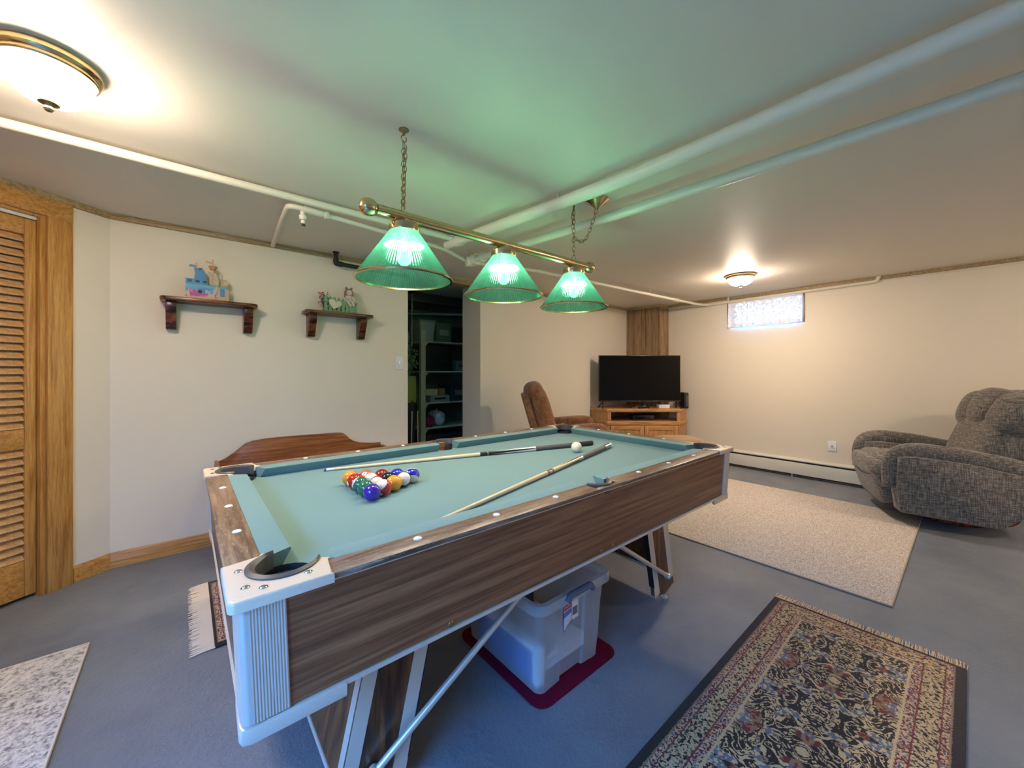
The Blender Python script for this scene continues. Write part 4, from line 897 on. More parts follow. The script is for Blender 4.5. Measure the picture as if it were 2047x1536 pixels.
# ------------------------------------------------------------------ recliners
def fabric(name, a, b_, c_, sx, sy, sc=1):
    t = NT(name); n1 = t.noise(t.co(sx), 9*sc, 4, .7); n2 = t.noise(t.co(sy), 9*sc, 4, .7)
    c = t.ramp(t.math('ADD', t.math('MULTIPLY', n1, .5), t.math('MULTIPLY', n2, .5)), [(.36, a), (.5, b_), (.64, c_)])
    t.set(Base_Color=c, Roughness=.9, Specular_IOR_Level=.15, Sheen_Weight=.2); t.bump(t.math('ADD', n1, n2), .45, .003); return t.m
m_tweed = fabric('grey_tweed', rgb(46, 43, 40), rgb(112, 106, 99), rgb(178, 169, 156), (36, 36, 3), (3, 4, 40), .62)
m_suede = fabric('brown_suede', rgb(104, 66, 42), rgb(138, 92, 60), rgb(158, 112, 78), (3, 3, 3), (8, 8, 8), .6)
m_tanf = fabric('tan_cloth', rgb(120, 92, 62), rgb(158, 128, 92), rgb(176, 148, 112), (14, 14, 14), (20, 20, 20), 1)
m_cherry = wood('cherry_base', rgb(92, 30, 12), rgb(150, 58, 26), rgb(176, 84, 42), (20, 20, 20), .22)
def seam(n, depth=.018, ax=0):
    def fn(q, p):
        k = abs(math.sin((q[ax]*.5+.5)*PI*n)); s_ = depth*(1-min(1, k*2.4))**2
        return p*(1-s_/max(p.length, .05)*1.0)
    return fn
gr = thing('grey_recliner', 'grey tweed recliner on a round cherry wood base', 'recliner', (4.80, .19, 0), math.atan2(.37, .93))
G = lambda name, bm, m=m_tweed, **k: obj(name, bm, m, gr, local=True, sharp=60, **k)
# local: x right, y forward
for sx in (-1, 1):
    xa = sx*.315; xb = sx*.452
    prof = [(.355, .115), (.375, .30), (.365, .545), (.25, .555), (-.05, .525), (-.30, .47), (-.46, .40), (-.475, .34), (-.18, .075)]
    bm = prism(N(), [(min(xa, xb), y, z) for y, z in prof], (abs(xb-xa), 0, 0)); bev(bm, bm.edges[:], .012, 3); G('side_panel', bm)
    pts = [(sx*.385, .372, .30), (sx*.385, .380, .46), (sx*.385, .352, .555), (sx*.385, .25, .585), (sx*.385, 0, .562), (sx*.385, -.26, .512), (sx*.385, -.43, .445), (sx*.385, -.50, .38)]
    G('arm_pad', tube(N(), bend(pts, .06, 3), .074, 14, rb=.046))
G('seat_cushion', pillow(N(), (0, .10, .405), (.315, .36, .095), 4, 10, rotm(math.radians(6))))
G('footrest', pillow(N(), (0, .405, .27), (.312, .055, .165), 4, 10, rotm(math.radians(-16)), fn=None))
G('footrest_roll', pillow(N(), (0, .425, .405), (.318, .075, .085), 3, 10))
tilt = rotm(math.radians(20))
G('lower_back_cushion', pillow(N(), (0, -.29, .64), (.315, .13, .24), 3.4, 14, tilt, fn=seam(1)))
for i, (x, wd, dz) in enumerate(((-.225, .125, -.02), (0, .14, .015), (.225, .125, -.02))):
    G('head_pillow', pillow(N(), (x, -.345+(.0 if i == 1 else -.015), .90+dz), (wd, .135, .165), 2.8, 12, tilt @ rotm(0, (-.14, 0, .14)[i], (.25, 0, -.25)[i]), fn=None))
G('back_shell', pillow(N(), (0, -.40, .72), (.30, .10, .36), 3.5, 10, tilt))
G('mechanism', bx((-.26, -.15, .10), (.26, .26, .30), .01), m_black)
bm = tube(N(), [(.20*math.cos(2*PI*k/40), -.08+.20*math.sin(2*PI*k/40), .020) for k in range(40)], .022, 12, closed=True, rb=.020); G('base_ring', bm, m_cherry)
for a in (PI/4, 3*PI/4, 5*PI/4, 7*PI/4): G('base_arm', tube(N(), [(0, -.06, .07), (.13*math.cos(a), -.06+.13*math.sin(a), .06), (.20*math.cos(a), -.08+.20*math.sin(a), .025)], .016, 10), m_cherry)
G('base_post', lathe(N(), [(0, .05), (.05, .05), (.05, .08), (.035, .10), (.035, .12), (0, .12)], (0, -.06, 0), 20), m_cherry)
for sx in (-1, 1): G('rear_strut', tube(N(), bend([(sx*.17, -.20, .03), (sx*.18, -.36, .05), (sx*.19, -.40, .16), (sx*.19, -.30, .27)], .06), .016, 10), m_cherry)

br = thing('brown_recliner', 'brown suede recliner tipped back with its footrest raised', 'recliner', (2.785, 2.813, 0), math.atan2(-.645, .764))
Bq = lambda name, bm, m=m_suede, **k: obj(name, bm, m, br, local=True, sharp=60, **k)
# local: x the way it faces, y towards the back wall; origin below the chair's middle
tb = rotm(0, math.radians(-16), 0)
def dn(q, p):
    k = abs(math.sin((q.z*.5+.5)*PI*2.0)); return p*(1-.03*(1-min(1, k*2.))**2)
Bq('back_cushion', pillow(N(), (-.002, 0, .76), (.10, .29, .32), 3.2, 14, tb, fn=dn))
Bq('headrest', pillow(N(), (-.095, 0, 1.00), (.10, .285, .115), 2.4, 12, tb))
bm = bx((-.035, -.27, -.34), (.035, .27, .27), .022, 3, tb.to_4x4()); bmesh.ops.translate(bm, vec=(-.118, 0, .73), verts=bm.verts[:]); Bq('back_shell', bm)
Bq('seat_cushion', pillow(N(), (.28, 0, .44), (.30, .26, .11), 4, 10))
for sy in (-1, 1):
    Bq('arm', pillow(N(), (.27, sy*.335, .34), (.30, .075, .30), 4.5, 12)); Bq('arm_pad', pillow(N(), (.27, sy*.335, .635), (.31, .085, .08), 3.6, 10, rotm(0, math.radians(-5), 0)))
Bq('footrest', pillow(N(), (.74, -.02, .545), (.17, .25, .055), 3.0, 10, rotm(0, math.radians(8), 0)), m_tanf)
Bq('footrest_linkage', bx((.50, -.2, .30), (.75, .2, .49), .01), m_black); Bq('base', bx((-.05, -.28, .0), (.52, .28, .20), .02), m_black)
ot = thing('tan_ottoman', 'low tan cloth ottoman in front of the oak television stand', 'ottoman', (4.22, 2.12, .0095), RO)
obj('cushion', pillow(N(), (0, 0, .40), (.26, .20, .075), 4, 10), m_tanf, ot, local=True, sharp=60); obj('skirt', bx((-.24, -.18, .06), (.24, .18, .36), .02), m_tanf, ot, local=True)
for sx in (-1, 1):
    for sy in (-1, 1): obj('foot', lathe(N(), [(0, 0), (.018, 0), (.024, .06), (0, .062)], (sx*.2, sy*.14, 0), 12), m_cherry, ot, local=True)

# ------------------------------------------------------------------ rugs
def rugmat(name, lx, ly, rot90=False):
    """woven floral runner; object space origin at the rug's middle, lx long, ly wide."""
    t = NT(name); tc = t.n('TexCoord'); s_ = t.n('SeparateXYZ', {0: tc.outputs['Object']}); X, Y = s_.outputs[0], s_.outputs[1]
    ax = t.math('ABSOLUTE', X); ay = t.math('ABSOLUTE', Y)
    fu = t.math('PINGPONG', t.math('ADD', X, .11), .22)
    cv = t.n('CombineXYZ', {0: fu, 1: ay, 2: 0.0}).outputs[0]
    wz = t.noise(t.co(), 300, 2)      # yarn wobble
    wob = t.n('VectorMath', {0: t.n('TexNoise', {'Vector': t.co(), 'Scale': 160.0, 'Detail': 2.0}).outputs[1], 1: (.5, .5, .5)}, operation='SUBTRACT').outputs[0]
    cv = t.n('VectorMath', {0: cv, 1: t.n('VectorMath', {0: wob, 'Scale': .010}, operation='SCALE').outputs[0]}, operation='ADD').outputs[0]
    cream, darkb, redc, bluec, tan = rgb(210, 184, 142), rgb(46, 35, 27), rgb(122, 44, 44), rgb(110, 118, 134), rgb(150, 122, 90)
    n1 = t.noise(cv, 15, 1.3, .5, 1.6)
    scroll = t.math('ABSOLUTE', t.math('SINE', t.math('MULTIPLY', n1, 24)))
    c = t.mix(t.math('LESS_THAN', scroll, .56), darkb, cream)
    n2 = t.noise(cv, 11, 1, .5, .6); c = t.mix(t.math('GREATER_THAN', n2, .575), c, t.mix(t.math('GREATER_THAN', t.noise(cv, 60, 1), .5), tan, redc))
    n3 = t.noise(t.n('VectorMath', {0: cv, 1: (3.1, 5.7, 0)}, operation='ADD').outputs[0], 13, 1, .5, .6); c = t.mix(t.math('GREATER_THAN', n3, .59), c, t.mix(t.math('GREATER_THAN', t.noise(cv, 70, 1), .52), bluec, cream))
    vo = t.n('TexVoronoi', {'Vector': cv, 'Scale': 6.5, 'Randomness': .6}); dd = vo.outputs['Distance']
    ring = lambda lo, hi: t.math('MULTIPLY', t.math('GREATER_THAN', dd, lo), t.math('LESS_THAN', dd, hi))
    c = t.mix(ring(.24, .30), c, bluec); c = t.mix(ring(.155, .24), c, cream); c = t.mix(t.math('MULTIPLY', ring(.0, .155), t.math('GREATER_THAN', t.noise(cv, 40, 1), .42)), c, redc); c = t.mix(ring(0, .06), c, tan)
    # borders measured from the edge
    ex_ = t.math('SUBTRACT', lx/2, ax); ey_ = t.math('SUBTRACT', ly/2, ay)
    wv = t.math('MULTIPLY', t.math('SUBTRACT', wz, .5), .012)
    e = t.math('ADD', t.math('MINIMUM', t.math('ADD', ex_, .02), ey_), wv)
    along = t.n('CombineXYZ', {0: t.math('ADD', X, Y), 1: t.math('SUBTRACT', X, Y), 2: 0.}).outputs[0]
    g1 = t.ramp(t.noise(along, 58, 1.5), [(.0, redc), (.46, cream), (.56, bluec), (.64, redc)], 'CONSTANT')
    g2 = t.ramp(t.noise(along, 62, 2, .6, .6), [(.0, darkb), (.445, tan), (.49, cream), (.66, tan), (.70, redc)], 'CONSTANT')
    lt = lambda d_: t.math('LESS_THAN', e, d_)
    c = t.mix(lt(.150), c, cream); c = t.mix(lt(.143), c, g1); c = t.mix(lt(.116), c, redc); c = t.mix(lt(.111), c, g2); c = t.mix(lt(.056), c, redc); c = t.mix(lt(.052), c, g1); c = t.mix(lt(.034), c, tan); c = t.mix(lt(.029), c, darkb)
    c = t.mix(t.math('MULTIPLY', t.noise(t.co(), 500, 1), .22), c, (.03, .022, .015))
    t.set(Base_Color=c, Roughness=.95, Specular_IOR_Level=.08, Sheen_Weight=.15); t.bump(t.noise(t.co(), 380, 2), .6, .004); return t.m
def fringe(bm, x, y0, y1, sgn, L, n):
    """strands lying on the floor along x from an edge at x."""
    for i in range(n):
        y = y0+(y1-y0)*(i+.5)/n+random.uniform(-.002, .002); l_ = L*random.uniform(.85, 1.08); dy = random.uniform(-.007, .007); w_ = (y1-y0)/n*.85; z = random.uniform(.002, .004)
        a = [(x, y-w_/2, .007), (x, y+w_/2, .007)]; m_ = [(x+sgn*l_*.5, y-w_*.55+dy*.4, z+.003), (x+sgn*l_*.5, y+w_*.55+dy*.4, z+.003)]; e = [(x+sgn*l_, y+dy-w_*.5, z), (x+sgn*l_, y+dy+w_*.5, z)]
        A, B, C_ = [[bm.verts.new(p) for p in q] for q in (a, m_, e)]
        t_ = bm.verts.new(((A[0].co+A[1].co)/2+Vector((0, 0, .003)))); t2 = bm.verts.new((B[0].co+B[1].co)/2+Vector((0, 0, .003))); t3 = bm.verts.new((C_[0].co+C_[1].co)/2+Vector((0, 0, .0015)))
        for (p, q, r_, s_) in ((A[0], B[0], t2, t_), (t_, t2, B[1], A[1]), (B[0], C_[0], t3, t2), (t2, t3, C_[1], B[1])): bm.faces.new((p, q, r_, s_))
m_fr = plain('fringe_cotton', rgb(226, 202, 170), .9)
def runner(x0, x1, y0, y1, label, left, right):
    rt = thing('patterned_runner', label, 'rug', ((x0+x1)/2, (y0+y1)/2, 0))
    lx, ly = x1-x0, y1-y0
    obj('pile', bx((-lx/2, -ly/2, .0005), (lx/2, ly/2, .009), .003), rugmat('floral_pile', lx, ly), rt, local=True)
    for on, x, s_ in ((left, -lx/2, -1), (right, lx/2, 1)):
        if on:
            b = N(); fringe(b, x, -ly/2, ly/2, s_, on, 190); f_ = obj('fringe', b, m_fr, rt, local=True); f_['kind'] = 'stuff'
            obj('binding', bx((x-.003, -ly/2, .001), (x+.003, ly/2, .0105), .002), plain('brown_binding', rgb(70, 50, 36), .9), rt, local=True)
runner(.35, 2.400, .010, .675, 'long floral runner with cream fringe on the open floor', 0, .062)
runner(.100, 1.90, 2.12, 2.805, 'floral runner with cream fringe poking out from under the pool table', .085, 0)
t = NT('beige_berber'); n1 = t.noise(t.co((1, 2.2, 1)), 75, 4, .7); c = t.ramp(n1, [(.36, rgb(156, 144, 132)), (.5, rgb(200, 188, 177)), (.64, rgb(222, 212, 202))])
t.set(Base_Color=c, Roughness=.95, Specular_IOR_Level=.08); t.bump(n1, .5, .004); m_berber = t.m
rg = thing('beige_rug', 'beige woven area rug between the pool table and the grey recliner', 'rug', (3.72, 1.25, 0))
obj('pile', bx((2.765, .262, .0005), (4.67, 2.28, .009), .003), m_berber, rg); 
b = N(); 
for a, c_ in (((2.765, .262), (4.67, .262)), ((4.67, .262), (4.67, 2.28)), ((4.67, 2.28), (2.765, 2.28)), ((2.765, 2.28), (2.765, .262))): tube(b, [(*a, .005), (*c_, .005)], .0048, 6)
obj('bound_edge', b, plain('beige_binding', rgb(176, 158, 138), .9), rg)
t = NT('white_shag'); n1 = t.noise(t.co((1, 1, 1)), 60, 5, .75); n2 = t.noise(t.co(rot=(0, 0, .6)), 3.0, 2, .5, 1.2); ln = t.math('LESS_THAN', t.math('ABSOLUTE', t.math('SINE', t.math('MULTIPLY', n2, 16))), .25)
c = t.ramp(n1, [(.38, rgb(128, 126, 128)), (.5, rgb(206, 204, 204)), (.62, rgb(232, 230, 228))]); c = t.mix(t.math('MULTIPLY', ln, .6), c, rgb(232, 230, 228))
t.set(Base_Color=c, Roughness=.95, Specular_IOR_Level=.05); t.bump(n1, .8, .006); m_shag = t.m
wr = thing('white_rug', 'white and grey flecked rug on the floor by the closet', 'rug', (-.72, 1.8, 0))
obj('pile', bx((-1.12, 1.15, .0005), (-.325, 2.512, .011), .004), m_shag, wr)
b = N(); tube(b, [(-.327, 1.15, .0065), (-.327, 2.511, .0065), (-1.12, 2.511, .0065)], .006, 6); obj('bound_edge', b, plain('white_binding', rgb(214, 206, 200), .9), wr)

# ------------------------------------------------------------------ storage bin on its mat under the table
t = NT('maroon_mat'); n1 = t.noise(t.co(), 320, 2); t.set(Base_Color=t.mix(n1, rgb(70, 8, 28), rgb(128, 20, 52)), Roughness=.95, Specular_IOR_Level=.1); t.bump(n1, .6, .003); m_mat = t.m
def rrect(x0, x1, y0, y1, r, z, n=5):
    P = []
    for cx_, cy_, a in ((x1-r, y1-r, 0), (x0+r, y1-r, PI/2), (x0+r, y0+r, PI), (x1-r, y0+r, 3*PI/2)): P += arc((cx_, cy_), r, a, a+PI/2, n, z)
    return P
mt_ = thing('maroon_mat', 'maroon fabric mat under the clear storage bin', 'mat', (1.18, 1.25, 0))
obj('mat', prism(N(), rrect(.955, 1.425, .975, 1.52, .05, .0008), (0, 0, .006), .002), m_mat, mt_)
t = NT('clear_polypropylene'); tr = t.n('BsdfTransparent', {'Color': (.93, .95, .98, 1)}); d_ = t.n('MixShader', {0: .55, 1: t.n('BsdfDiffuse', {'Color': (.88, .89, .92, 1)}).outputs[0], 2: t.n('BsdfTranslucent', {'Color': (.88, .90, .94, 1)}).outputs[0]})
a_ = t.n('MixShader', {0: .40, 1: tr.outputs[0], 2: d_.outputs[0]}); a_ = t.n('MixShader', {0: .06, 1: a_.outputs[0], 2: t.n('BsdfGlossy', {'Roughness': .2}).outputs[0]}); surf(t, a_.outputs[0]); m_clear = t.m
sb = thing('storage_bin', 'clear plastic storage bin with grey handles under the pool table', 'storage bin', (1.16, 1.24, .0075))
BX0, BX1, BY0, BY1, BZ0, BZ1 = .985, 1.335, 1.015, 1.47, .0085, .372
def binring(z, g, arch=0):
    """outline at height z, grown by g, with an inward panel on the near and far faces."""
    x0, x1, y0, y1 = BX0-g, BX1+g, BY0-g, BY1+g; r = .03; P = []
    mx_ = (x0+x1)/2; pw = .062; ins = .010
    P += [(mx_-pw-.006, y0), (mx_-pw, y0+ins), (mx_+pw, y0+ins), (mx_+pw+.006, y0)]
    P += [(p[0], p[1]) for p in arc((x1-r, y0+r), r, -PI/2, 0, 4)] + [(p[0], p[1]) for p in arc((x1-r, y1-r), r, 0, PI/2, 4)]
    P += [(mx_+pw+.006, y1), (mx_+pw, y1-ins), (mx_-pw, y1-ins), (mx_-pw-.006, y1)]
    P += [(p[0], p[1]) for p in arc((x0+r, y1-r), r, PI/2, PI, 4)] + [(p[0], p[1]) for p in arc((x0+r, y0+r), r, PI, 3*PI/2, 4)]
    return [(x, y, z) for x, y in P]
bm = N(); rings = []
for z, g in ((BZ0+.0, -.012), (BZ0+.012, 0), (.10, .006), (.25, .014), (BZ1-.03, .022)): rings.append([bm.verts.new(p) for p in binring(z, g)])
for v in rings[0]+rings[1]:      # raised arch in the middle of the near and far faces
    u = (v.co.x-(BX0+BX1)/2)/.075
    if abs(u) < 1 and (v.co.y < BY0+.05 or v.co.y > BY1-.05): v.co.z += .035*(1-u*u)*1.6 if v in rings[0] else .035*(1-u*u)
n = len(rings[0])
for A, B in zip(rings, rings[1:]):
    for i in range(n): j = (i+1) % n; bm.faces.new((A[i], A[j], B[j], B[i]))
cv = bm.verts.new(((BX0+BX1)/2, (BY0+BY1)/2, BZ0+.02))
for i in range(n): bm.faces.new((rings[0][i], rings[0][(i+1) % n], cv))
obj('tub', bm, m_clear, sb, sharp=30)
t = NT('frosted_rim'); dd_ = t.n('MixShader', {0: .4, 1: t.n('BsdfDiffuse', {'Color': (.66, .67, .68, 1)}).outputs[0], 2: t.n('BsdfTranslucent', {'Color': (.7, .72, .74, 1)}).outputs[0]}); a_ = t.n('MixShader', {0: .6, 1: t.n('BsdfTransparent').outputs[0], 2: dd_.outputs[0]}); surf(t, a_.outputs[0]); m_rim = t.m
bm = N(); zt_ = BZ1; A = []
rim_o = rrect(BX0-.045, BX1+.045, BY0-.045, BY1+.045, .05, 0, 6); rim_i = rrect(BX0-.018, BX1+.018, BY0-.018, BY1+.018, .035, 0, 6)
def rz(p):   # the rim dips at the long sides' middle and rises towards the handles
    u = (p[0]-(BX0+BX1)/2)/.17; return -.018*(1-min(1, abs(u)))*0 
lo = [bm.verts.new((p[0], p[1], zt_-.034)) for p in rim_o]; hi = [bm.verts.new((p[0], p[1], zt_-.006)) for p in rim_o]; h2 = [bm.verts.new((p[0]*.9+q[0]*.1, p[1]*.9+q[1]*.1, zt_)) for p, q in zip(rim_o, rim_i)]; ti = [bm.verts.new((p[0], p[1], zt_-.004)) for p in rim_i]; bi = [bm.verts.new((p[0], p[1], zt_-.03)) for p in rim_i]
for A, B in ((lo, hi), (hi, h2), (h2, ti), (ti, bi)):
    for i in range(len(A)): j = (i+1) % len(A); bm.faces.new((A[i], A[j], B[j], B[i]))
obj('rim', bm, m_rim, sb, sharp=40)
m_hand = plain('slate_handle', rgb(78, 92, 112), .35); mx_ = (BX0+BX1)/2
for y in (BY0-.047, BY1+.047):
    obj('handle', tube(N(), bend([(mx_-.075, y, zt_-.022), (mx_-.06, y, zt_-.004), (mx_+.06, y, zt_-.004), (mx_+.075, y, zt_-.022)], .02), .013, 10), m_hand, sb)
# printed sticker on the near face
SX0, SZ = mx_-.055, .285
lb = obj('sticker', bx((SX0, BY0-.0125, SZ-.045), (SX0+.085, BY0-.0115, SZ+.040), .0003), m_pearl, sb, label='printed red white and blue product sticker')
YS = BY0-.0128
obj('sticker_blue_edge', prism(N(), [(SX0, YS, SZ-.075), (SX0+.020, YS, SZ-.056), (SX0+.046, YS, SZ-.045), (SX0+.046, YS, SZ+.036), (SX0+.036, YS, SZ+.042), (SX0-.002, YS, SZ+.030), (SX0-.004, YS, SZ)], (0, -.0004, 0)), plain('sticker_navy', rgb(40, 48, 92), .4), lb)
obj('sticker_panel', prism(N(), [(SX0+.001, YS-.0006, SZ-.070), (SX0+.020, YS-.0006, SZ-.053), (SX0+.043, YS-.0006, SZ-.042), (SX0+.043, YS-.0006, SZ+.034), (SX0+.034, YS-.0006, SZ+.038), (SX0-.000, YS-.0006, SZ+.028), (SX0-.002, YS-.0006, SZ)], (0, -.0002, 0)), plain('sticker_white', rgb(206, 208, 216), .4), lb)
obj('sticker_red', prism(N(), [(SX0+.000, YS-.001, SZ+.004), (SX0+.042, YS-.001, SZ+.010), (SX0+.042, YS-.001, SZ+.030), (SX0+.030, YS-.001, SZ+.034), (SX0+.002, YS-.001, SZ+.024)], (0, -.0002, 0)), plain('sticker_red', rgb(186, 52, 56), .4), lb)
obj('sticker_band', prism(N(), [(SX0-.001, YS-.001, SZ-.022), (SX0+.042, YS-.001, SZ-.012), (SX0+.042, YS-.001, SZ+.006), (SX0-.001, YS-.001, SZ)], (0, -.0002, 0)), plain('sticker_steel', rgb(96, 112, 158), .4), lb)
bm = text_bm('Sterilite', .0105)
for v in bm.verts: x, z = v.co.x, v.co.y; v.co = (SX0+.0215+x*.95, YS-.0014, SZ+.018+z+x*.12)
obj('sticker_text', bm, m_pearl, lb)
bm = N(); xx = SX0+.050
for i in range(15):
    w_ = random.choice((.0006, .0010, .0016)); box(bm, (xx, YS+.0001, SZ-.030), (xx+w_, YS+.0004, SZ+.002)); xx += w_+random.choice((.0006, .001))
obj('barcode', bm, m_ink, lb)
# things in the bin
fb = thing('foam_box', 'white foam box with a blue side inside the clear bin', 'box', (1.02, 1.2, .035)); m_foam = plain('white_foam', (.74, .74, .76), .7)
obj('box', bx((.998, 1.035, .030), (1.035, 1.43, .175), .004), m_foam, fb); obj('blue_panel', bx((.9955, 1.065, .036), (.9985, 1.41, .150), .001), plain('blue_card', rgb(70, 104, 176), .6), fb)
bk = [('white_magazine', 'white magazine lying low inside the clear bin', .05, .075, (.70, .70, .72)), ('pink_booklet', 'pinkish booklet on the magazine inside the clear bin', .08, .10, rgb(190, 150, 170))]
for nm, lab, z0, z1, cc in bk:
    o_ = thing(nm, lab, 'magazine', (1.2, 1.2, z0)); obj('cover', bx((1.06, 1.06, z0), (1.30, 1.36, z0+.003), .001), plain(nm+'_cover', cc, .5), o_); obj('pages', bx((1.062, 1.062, z0+.003), (1.298, 1.358, z1), .001), m_foam, o_)
tb_ = thing('dark_toy_box', 'dark box standing at the back of the clear bin', 'box', (1.2, 1.40, .04)); obj('box', bx((1.06, 1.375, .05), (1.30, 1.44, .30), .004), plain('dark_card', rgb(46, 52, 74), .6), tb_); obj('tape', bx((1.17, 1.373, .051), (1.19, 1.442, .301), .001), plain('tape_tan', rgb(150, 130, 100), .4), tb_)

# ------------------------------------------------------------------ storage room shelving and clutter
m_rack = plain('rack_enamel', (.52, .55, .46), .5)
rk = thing('storage_rack', 'pale metal shelving rack in the dark storage room', 'rack', (2.55, 4.5, 0))
for x, y in ((2.215, 4.32), (2.215, 4.74), (3.12, 4.32), (3.12, 4.74)):
    obj('post', prism(N(), [(x-.03, y-.02, 0), (x+.03, y-.02, 0), (x+.03, y-.014, 0), (x-.024, y-.014, 0), (x-.024, y+.03, 0), (x-.03, y+.03, 0)], (0, 0, 1.73)), m_rack, rk)
for z in (.10, .505, .815, 1.205, 1.575):
    obj('shelf', bx((2.19, 4.31, z), (3.15, 4.76, z+.016), .002), m_rack, rk)
    obj('gusset', prism(N(), [(2.245, 4.302, z), (2.285, 4.302, z), (2.245, 4.302, z-.05)], (0, .003, 0)), m_rack, rk)
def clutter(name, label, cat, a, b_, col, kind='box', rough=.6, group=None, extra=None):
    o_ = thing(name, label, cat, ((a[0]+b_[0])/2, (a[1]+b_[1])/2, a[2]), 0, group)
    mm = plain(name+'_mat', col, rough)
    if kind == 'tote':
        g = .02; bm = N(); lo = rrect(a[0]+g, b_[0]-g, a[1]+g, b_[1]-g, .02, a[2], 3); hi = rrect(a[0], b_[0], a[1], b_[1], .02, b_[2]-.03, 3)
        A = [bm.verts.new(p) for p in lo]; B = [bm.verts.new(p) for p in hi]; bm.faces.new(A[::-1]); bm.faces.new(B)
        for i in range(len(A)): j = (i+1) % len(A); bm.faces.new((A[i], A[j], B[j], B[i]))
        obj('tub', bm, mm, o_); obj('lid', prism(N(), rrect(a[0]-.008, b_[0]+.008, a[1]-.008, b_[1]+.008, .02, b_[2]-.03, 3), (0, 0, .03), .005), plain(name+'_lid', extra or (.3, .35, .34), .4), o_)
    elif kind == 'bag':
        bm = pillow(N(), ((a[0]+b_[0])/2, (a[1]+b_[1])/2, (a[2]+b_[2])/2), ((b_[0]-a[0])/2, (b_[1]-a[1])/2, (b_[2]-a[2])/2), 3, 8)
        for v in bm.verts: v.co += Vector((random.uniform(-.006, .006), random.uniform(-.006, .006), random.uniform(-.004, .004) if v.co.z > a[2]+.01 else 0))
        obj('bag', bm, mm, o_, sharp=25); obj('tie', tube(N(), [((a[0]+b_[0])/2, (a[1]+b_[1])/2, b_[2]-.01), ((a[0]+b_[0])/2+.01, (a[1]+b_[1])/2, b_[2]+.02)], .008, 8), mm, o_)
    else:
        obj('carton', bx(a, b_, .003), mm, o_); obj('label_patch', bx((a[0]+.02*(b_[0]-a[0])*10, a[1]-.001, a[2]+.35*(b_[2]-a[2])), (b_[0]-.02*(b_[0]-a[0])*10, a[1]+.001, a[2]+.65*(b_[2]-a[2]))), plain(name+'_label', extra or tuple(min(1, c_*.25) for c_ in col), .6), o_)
    return o_
clutter('clear_tote', 'clear lidded tote on the top shelf of the storage rack', 'tote', (2.20, 4.36, 1.592), (2.42, 4.68, 1.86), (.42, .46, .46), 'tote')
clutter('game_box', 'busy printed box beside the clear tote on the rack', 'box', (2.44, 4.38, 1.592), (2.66, 4.66, 1.84), (.10, .16, .10), extra=(.30, .34, .26))
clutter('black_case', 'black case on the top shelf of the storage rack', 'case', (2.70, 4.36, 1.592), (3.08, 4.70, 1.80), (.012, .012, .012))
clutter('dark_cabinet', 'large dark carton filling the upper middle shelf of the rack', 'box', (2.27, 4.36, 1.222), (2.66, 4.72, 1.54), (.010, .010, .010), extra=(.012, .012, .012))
clutter('teal_carton', 'small teal carton at the end of the upper middle shelf', 'box', (2.72, 4.36, 1.222), (2.90, 4.60, 1.36), (.10, .17, .16))
clutter('grey_file_box', 'grey green file box with a slot handle on the rack', 'box', (2.33, 4.33, .832), (2.60, 4.66, .915), (.24, .30, .25), extra=(.01, .01, .01))
clutter('cream_carton', 'cream carton on the grey green file box', 'box', (2.27, 4.33, .917), (2.43, 4.52, .995), (.55, .52, .34), extra=(.50, .47, .30))
clutter('orange_picture_box', 'small orange edged box beside the cream carton', 'box', (2.46, 4.35, .917), (2.55, 4.50, 1.0), (.40, .16, .04), extra=(.30, .27, .16))
clutter('dark_drawer_box', 'dark low box under the upper middle shelf', 'box', (2.62, 4.34, .832), (2.95, 4.66, 1.05), (.02, .025, .028), extra=(.10, .15, .16))
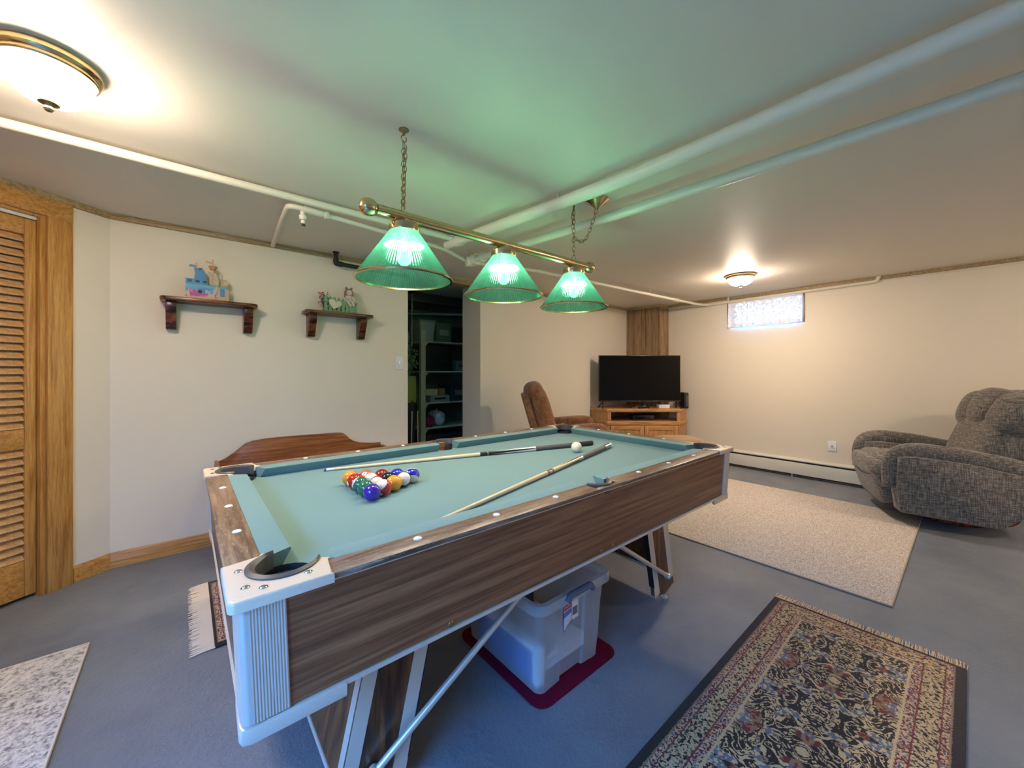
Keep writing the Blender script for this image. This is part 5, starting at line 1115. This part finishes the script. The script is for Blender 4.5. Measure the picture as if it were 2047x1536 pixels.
clutter('pink_bag', 'pink striped bag on the lower shelf of the storage rack', 'bag', (2.30, 4.33, .522), (2.40, 4.50, .66), rgb(150, 40, 96), 'bag')
clutter('white_bag', 'crumpled white plastic bag on the lower shelf of the rack', 'bag', (2.41, 4.33, .522), (2.56, 4.62, .71), (.55, .58, .62), 'bag')
clutter('yellow_bag', 'yellow bag behind the pink bag on the rack', 'bag', (2.25, 4.53, .522), (2.36, 4.68, .66), rgb(150, 116, 30), 'bag')
clutter('black_bin', 'black bin on the bottom shelf of the storage rack', 'tote', (2.28, 4.34, .117), (2.95, 4.70, .42), (.02, .022, .024), 'tote', extra=(.03, .035, .035))
b = thing('green_board', 'tall yellow green board leaning beside the storage rack', 'board', (2.09, 4.36, .0)); obj('board', bx((2.04, 4.36, .84), (2.15, 4.385, 1.16), .002), plain('board_green', rgb(150, 168, 84), .6), b); obj('stand', bx((2.05, 4.37, 0), (2.14, 4.39, .84)), m_black, b)
for i, (x, dx) in enumerate(((1.93, .05), (2.02, .03))):
    b = thing('leaning_pole', ('slanted thin metal pole behind the storage room door edge', 'upright thin metal pole beside the storage rack post')[i], 'pole', (x, 4.1, 0), 0, 'metal poles leaning in the storage room'); obj('shaft', tube(N(), [(x, 4.05, 0), (x+dx, 4.12, .78)], .008, 8), m_alu, b); obj('grip', tube(N(), [(x+dx, 4.12, .76), (x+dx*1.12, 4.128, .88)], .012, 8), m_black, b)
b = thing('hanging_garland', 'green leafy garland hanging just inside the storage room', 'garland', (1.98, 4.1, 1.45)); bm = N(); b2 = N()
tube(bm, [(1.97, 4.10, 1.50), (1.975, 4.10, 1.35), (1.97, 4.1, 1.2)], .004, 6)
for i in range(34): ball(b2, (1.975+random.uniform(-.05, .05), 4.09+random.uniform(-.03, .03), random.uniform(1.2, 1.48)), random.uniform(.010, .020), 6, (1, .5, 1.2))
obj('wire', bm, m_black, b); obj('leaves', b2, plain('garland_green', rgb(70, 100, 52), .7), b)['kind'] = 'stuff'
obj('hook', tube(N(), [(1.97, 4.10, 1.50), (1.97, 4.10, CEIL-.02)], .003, 6), m_alu, b)
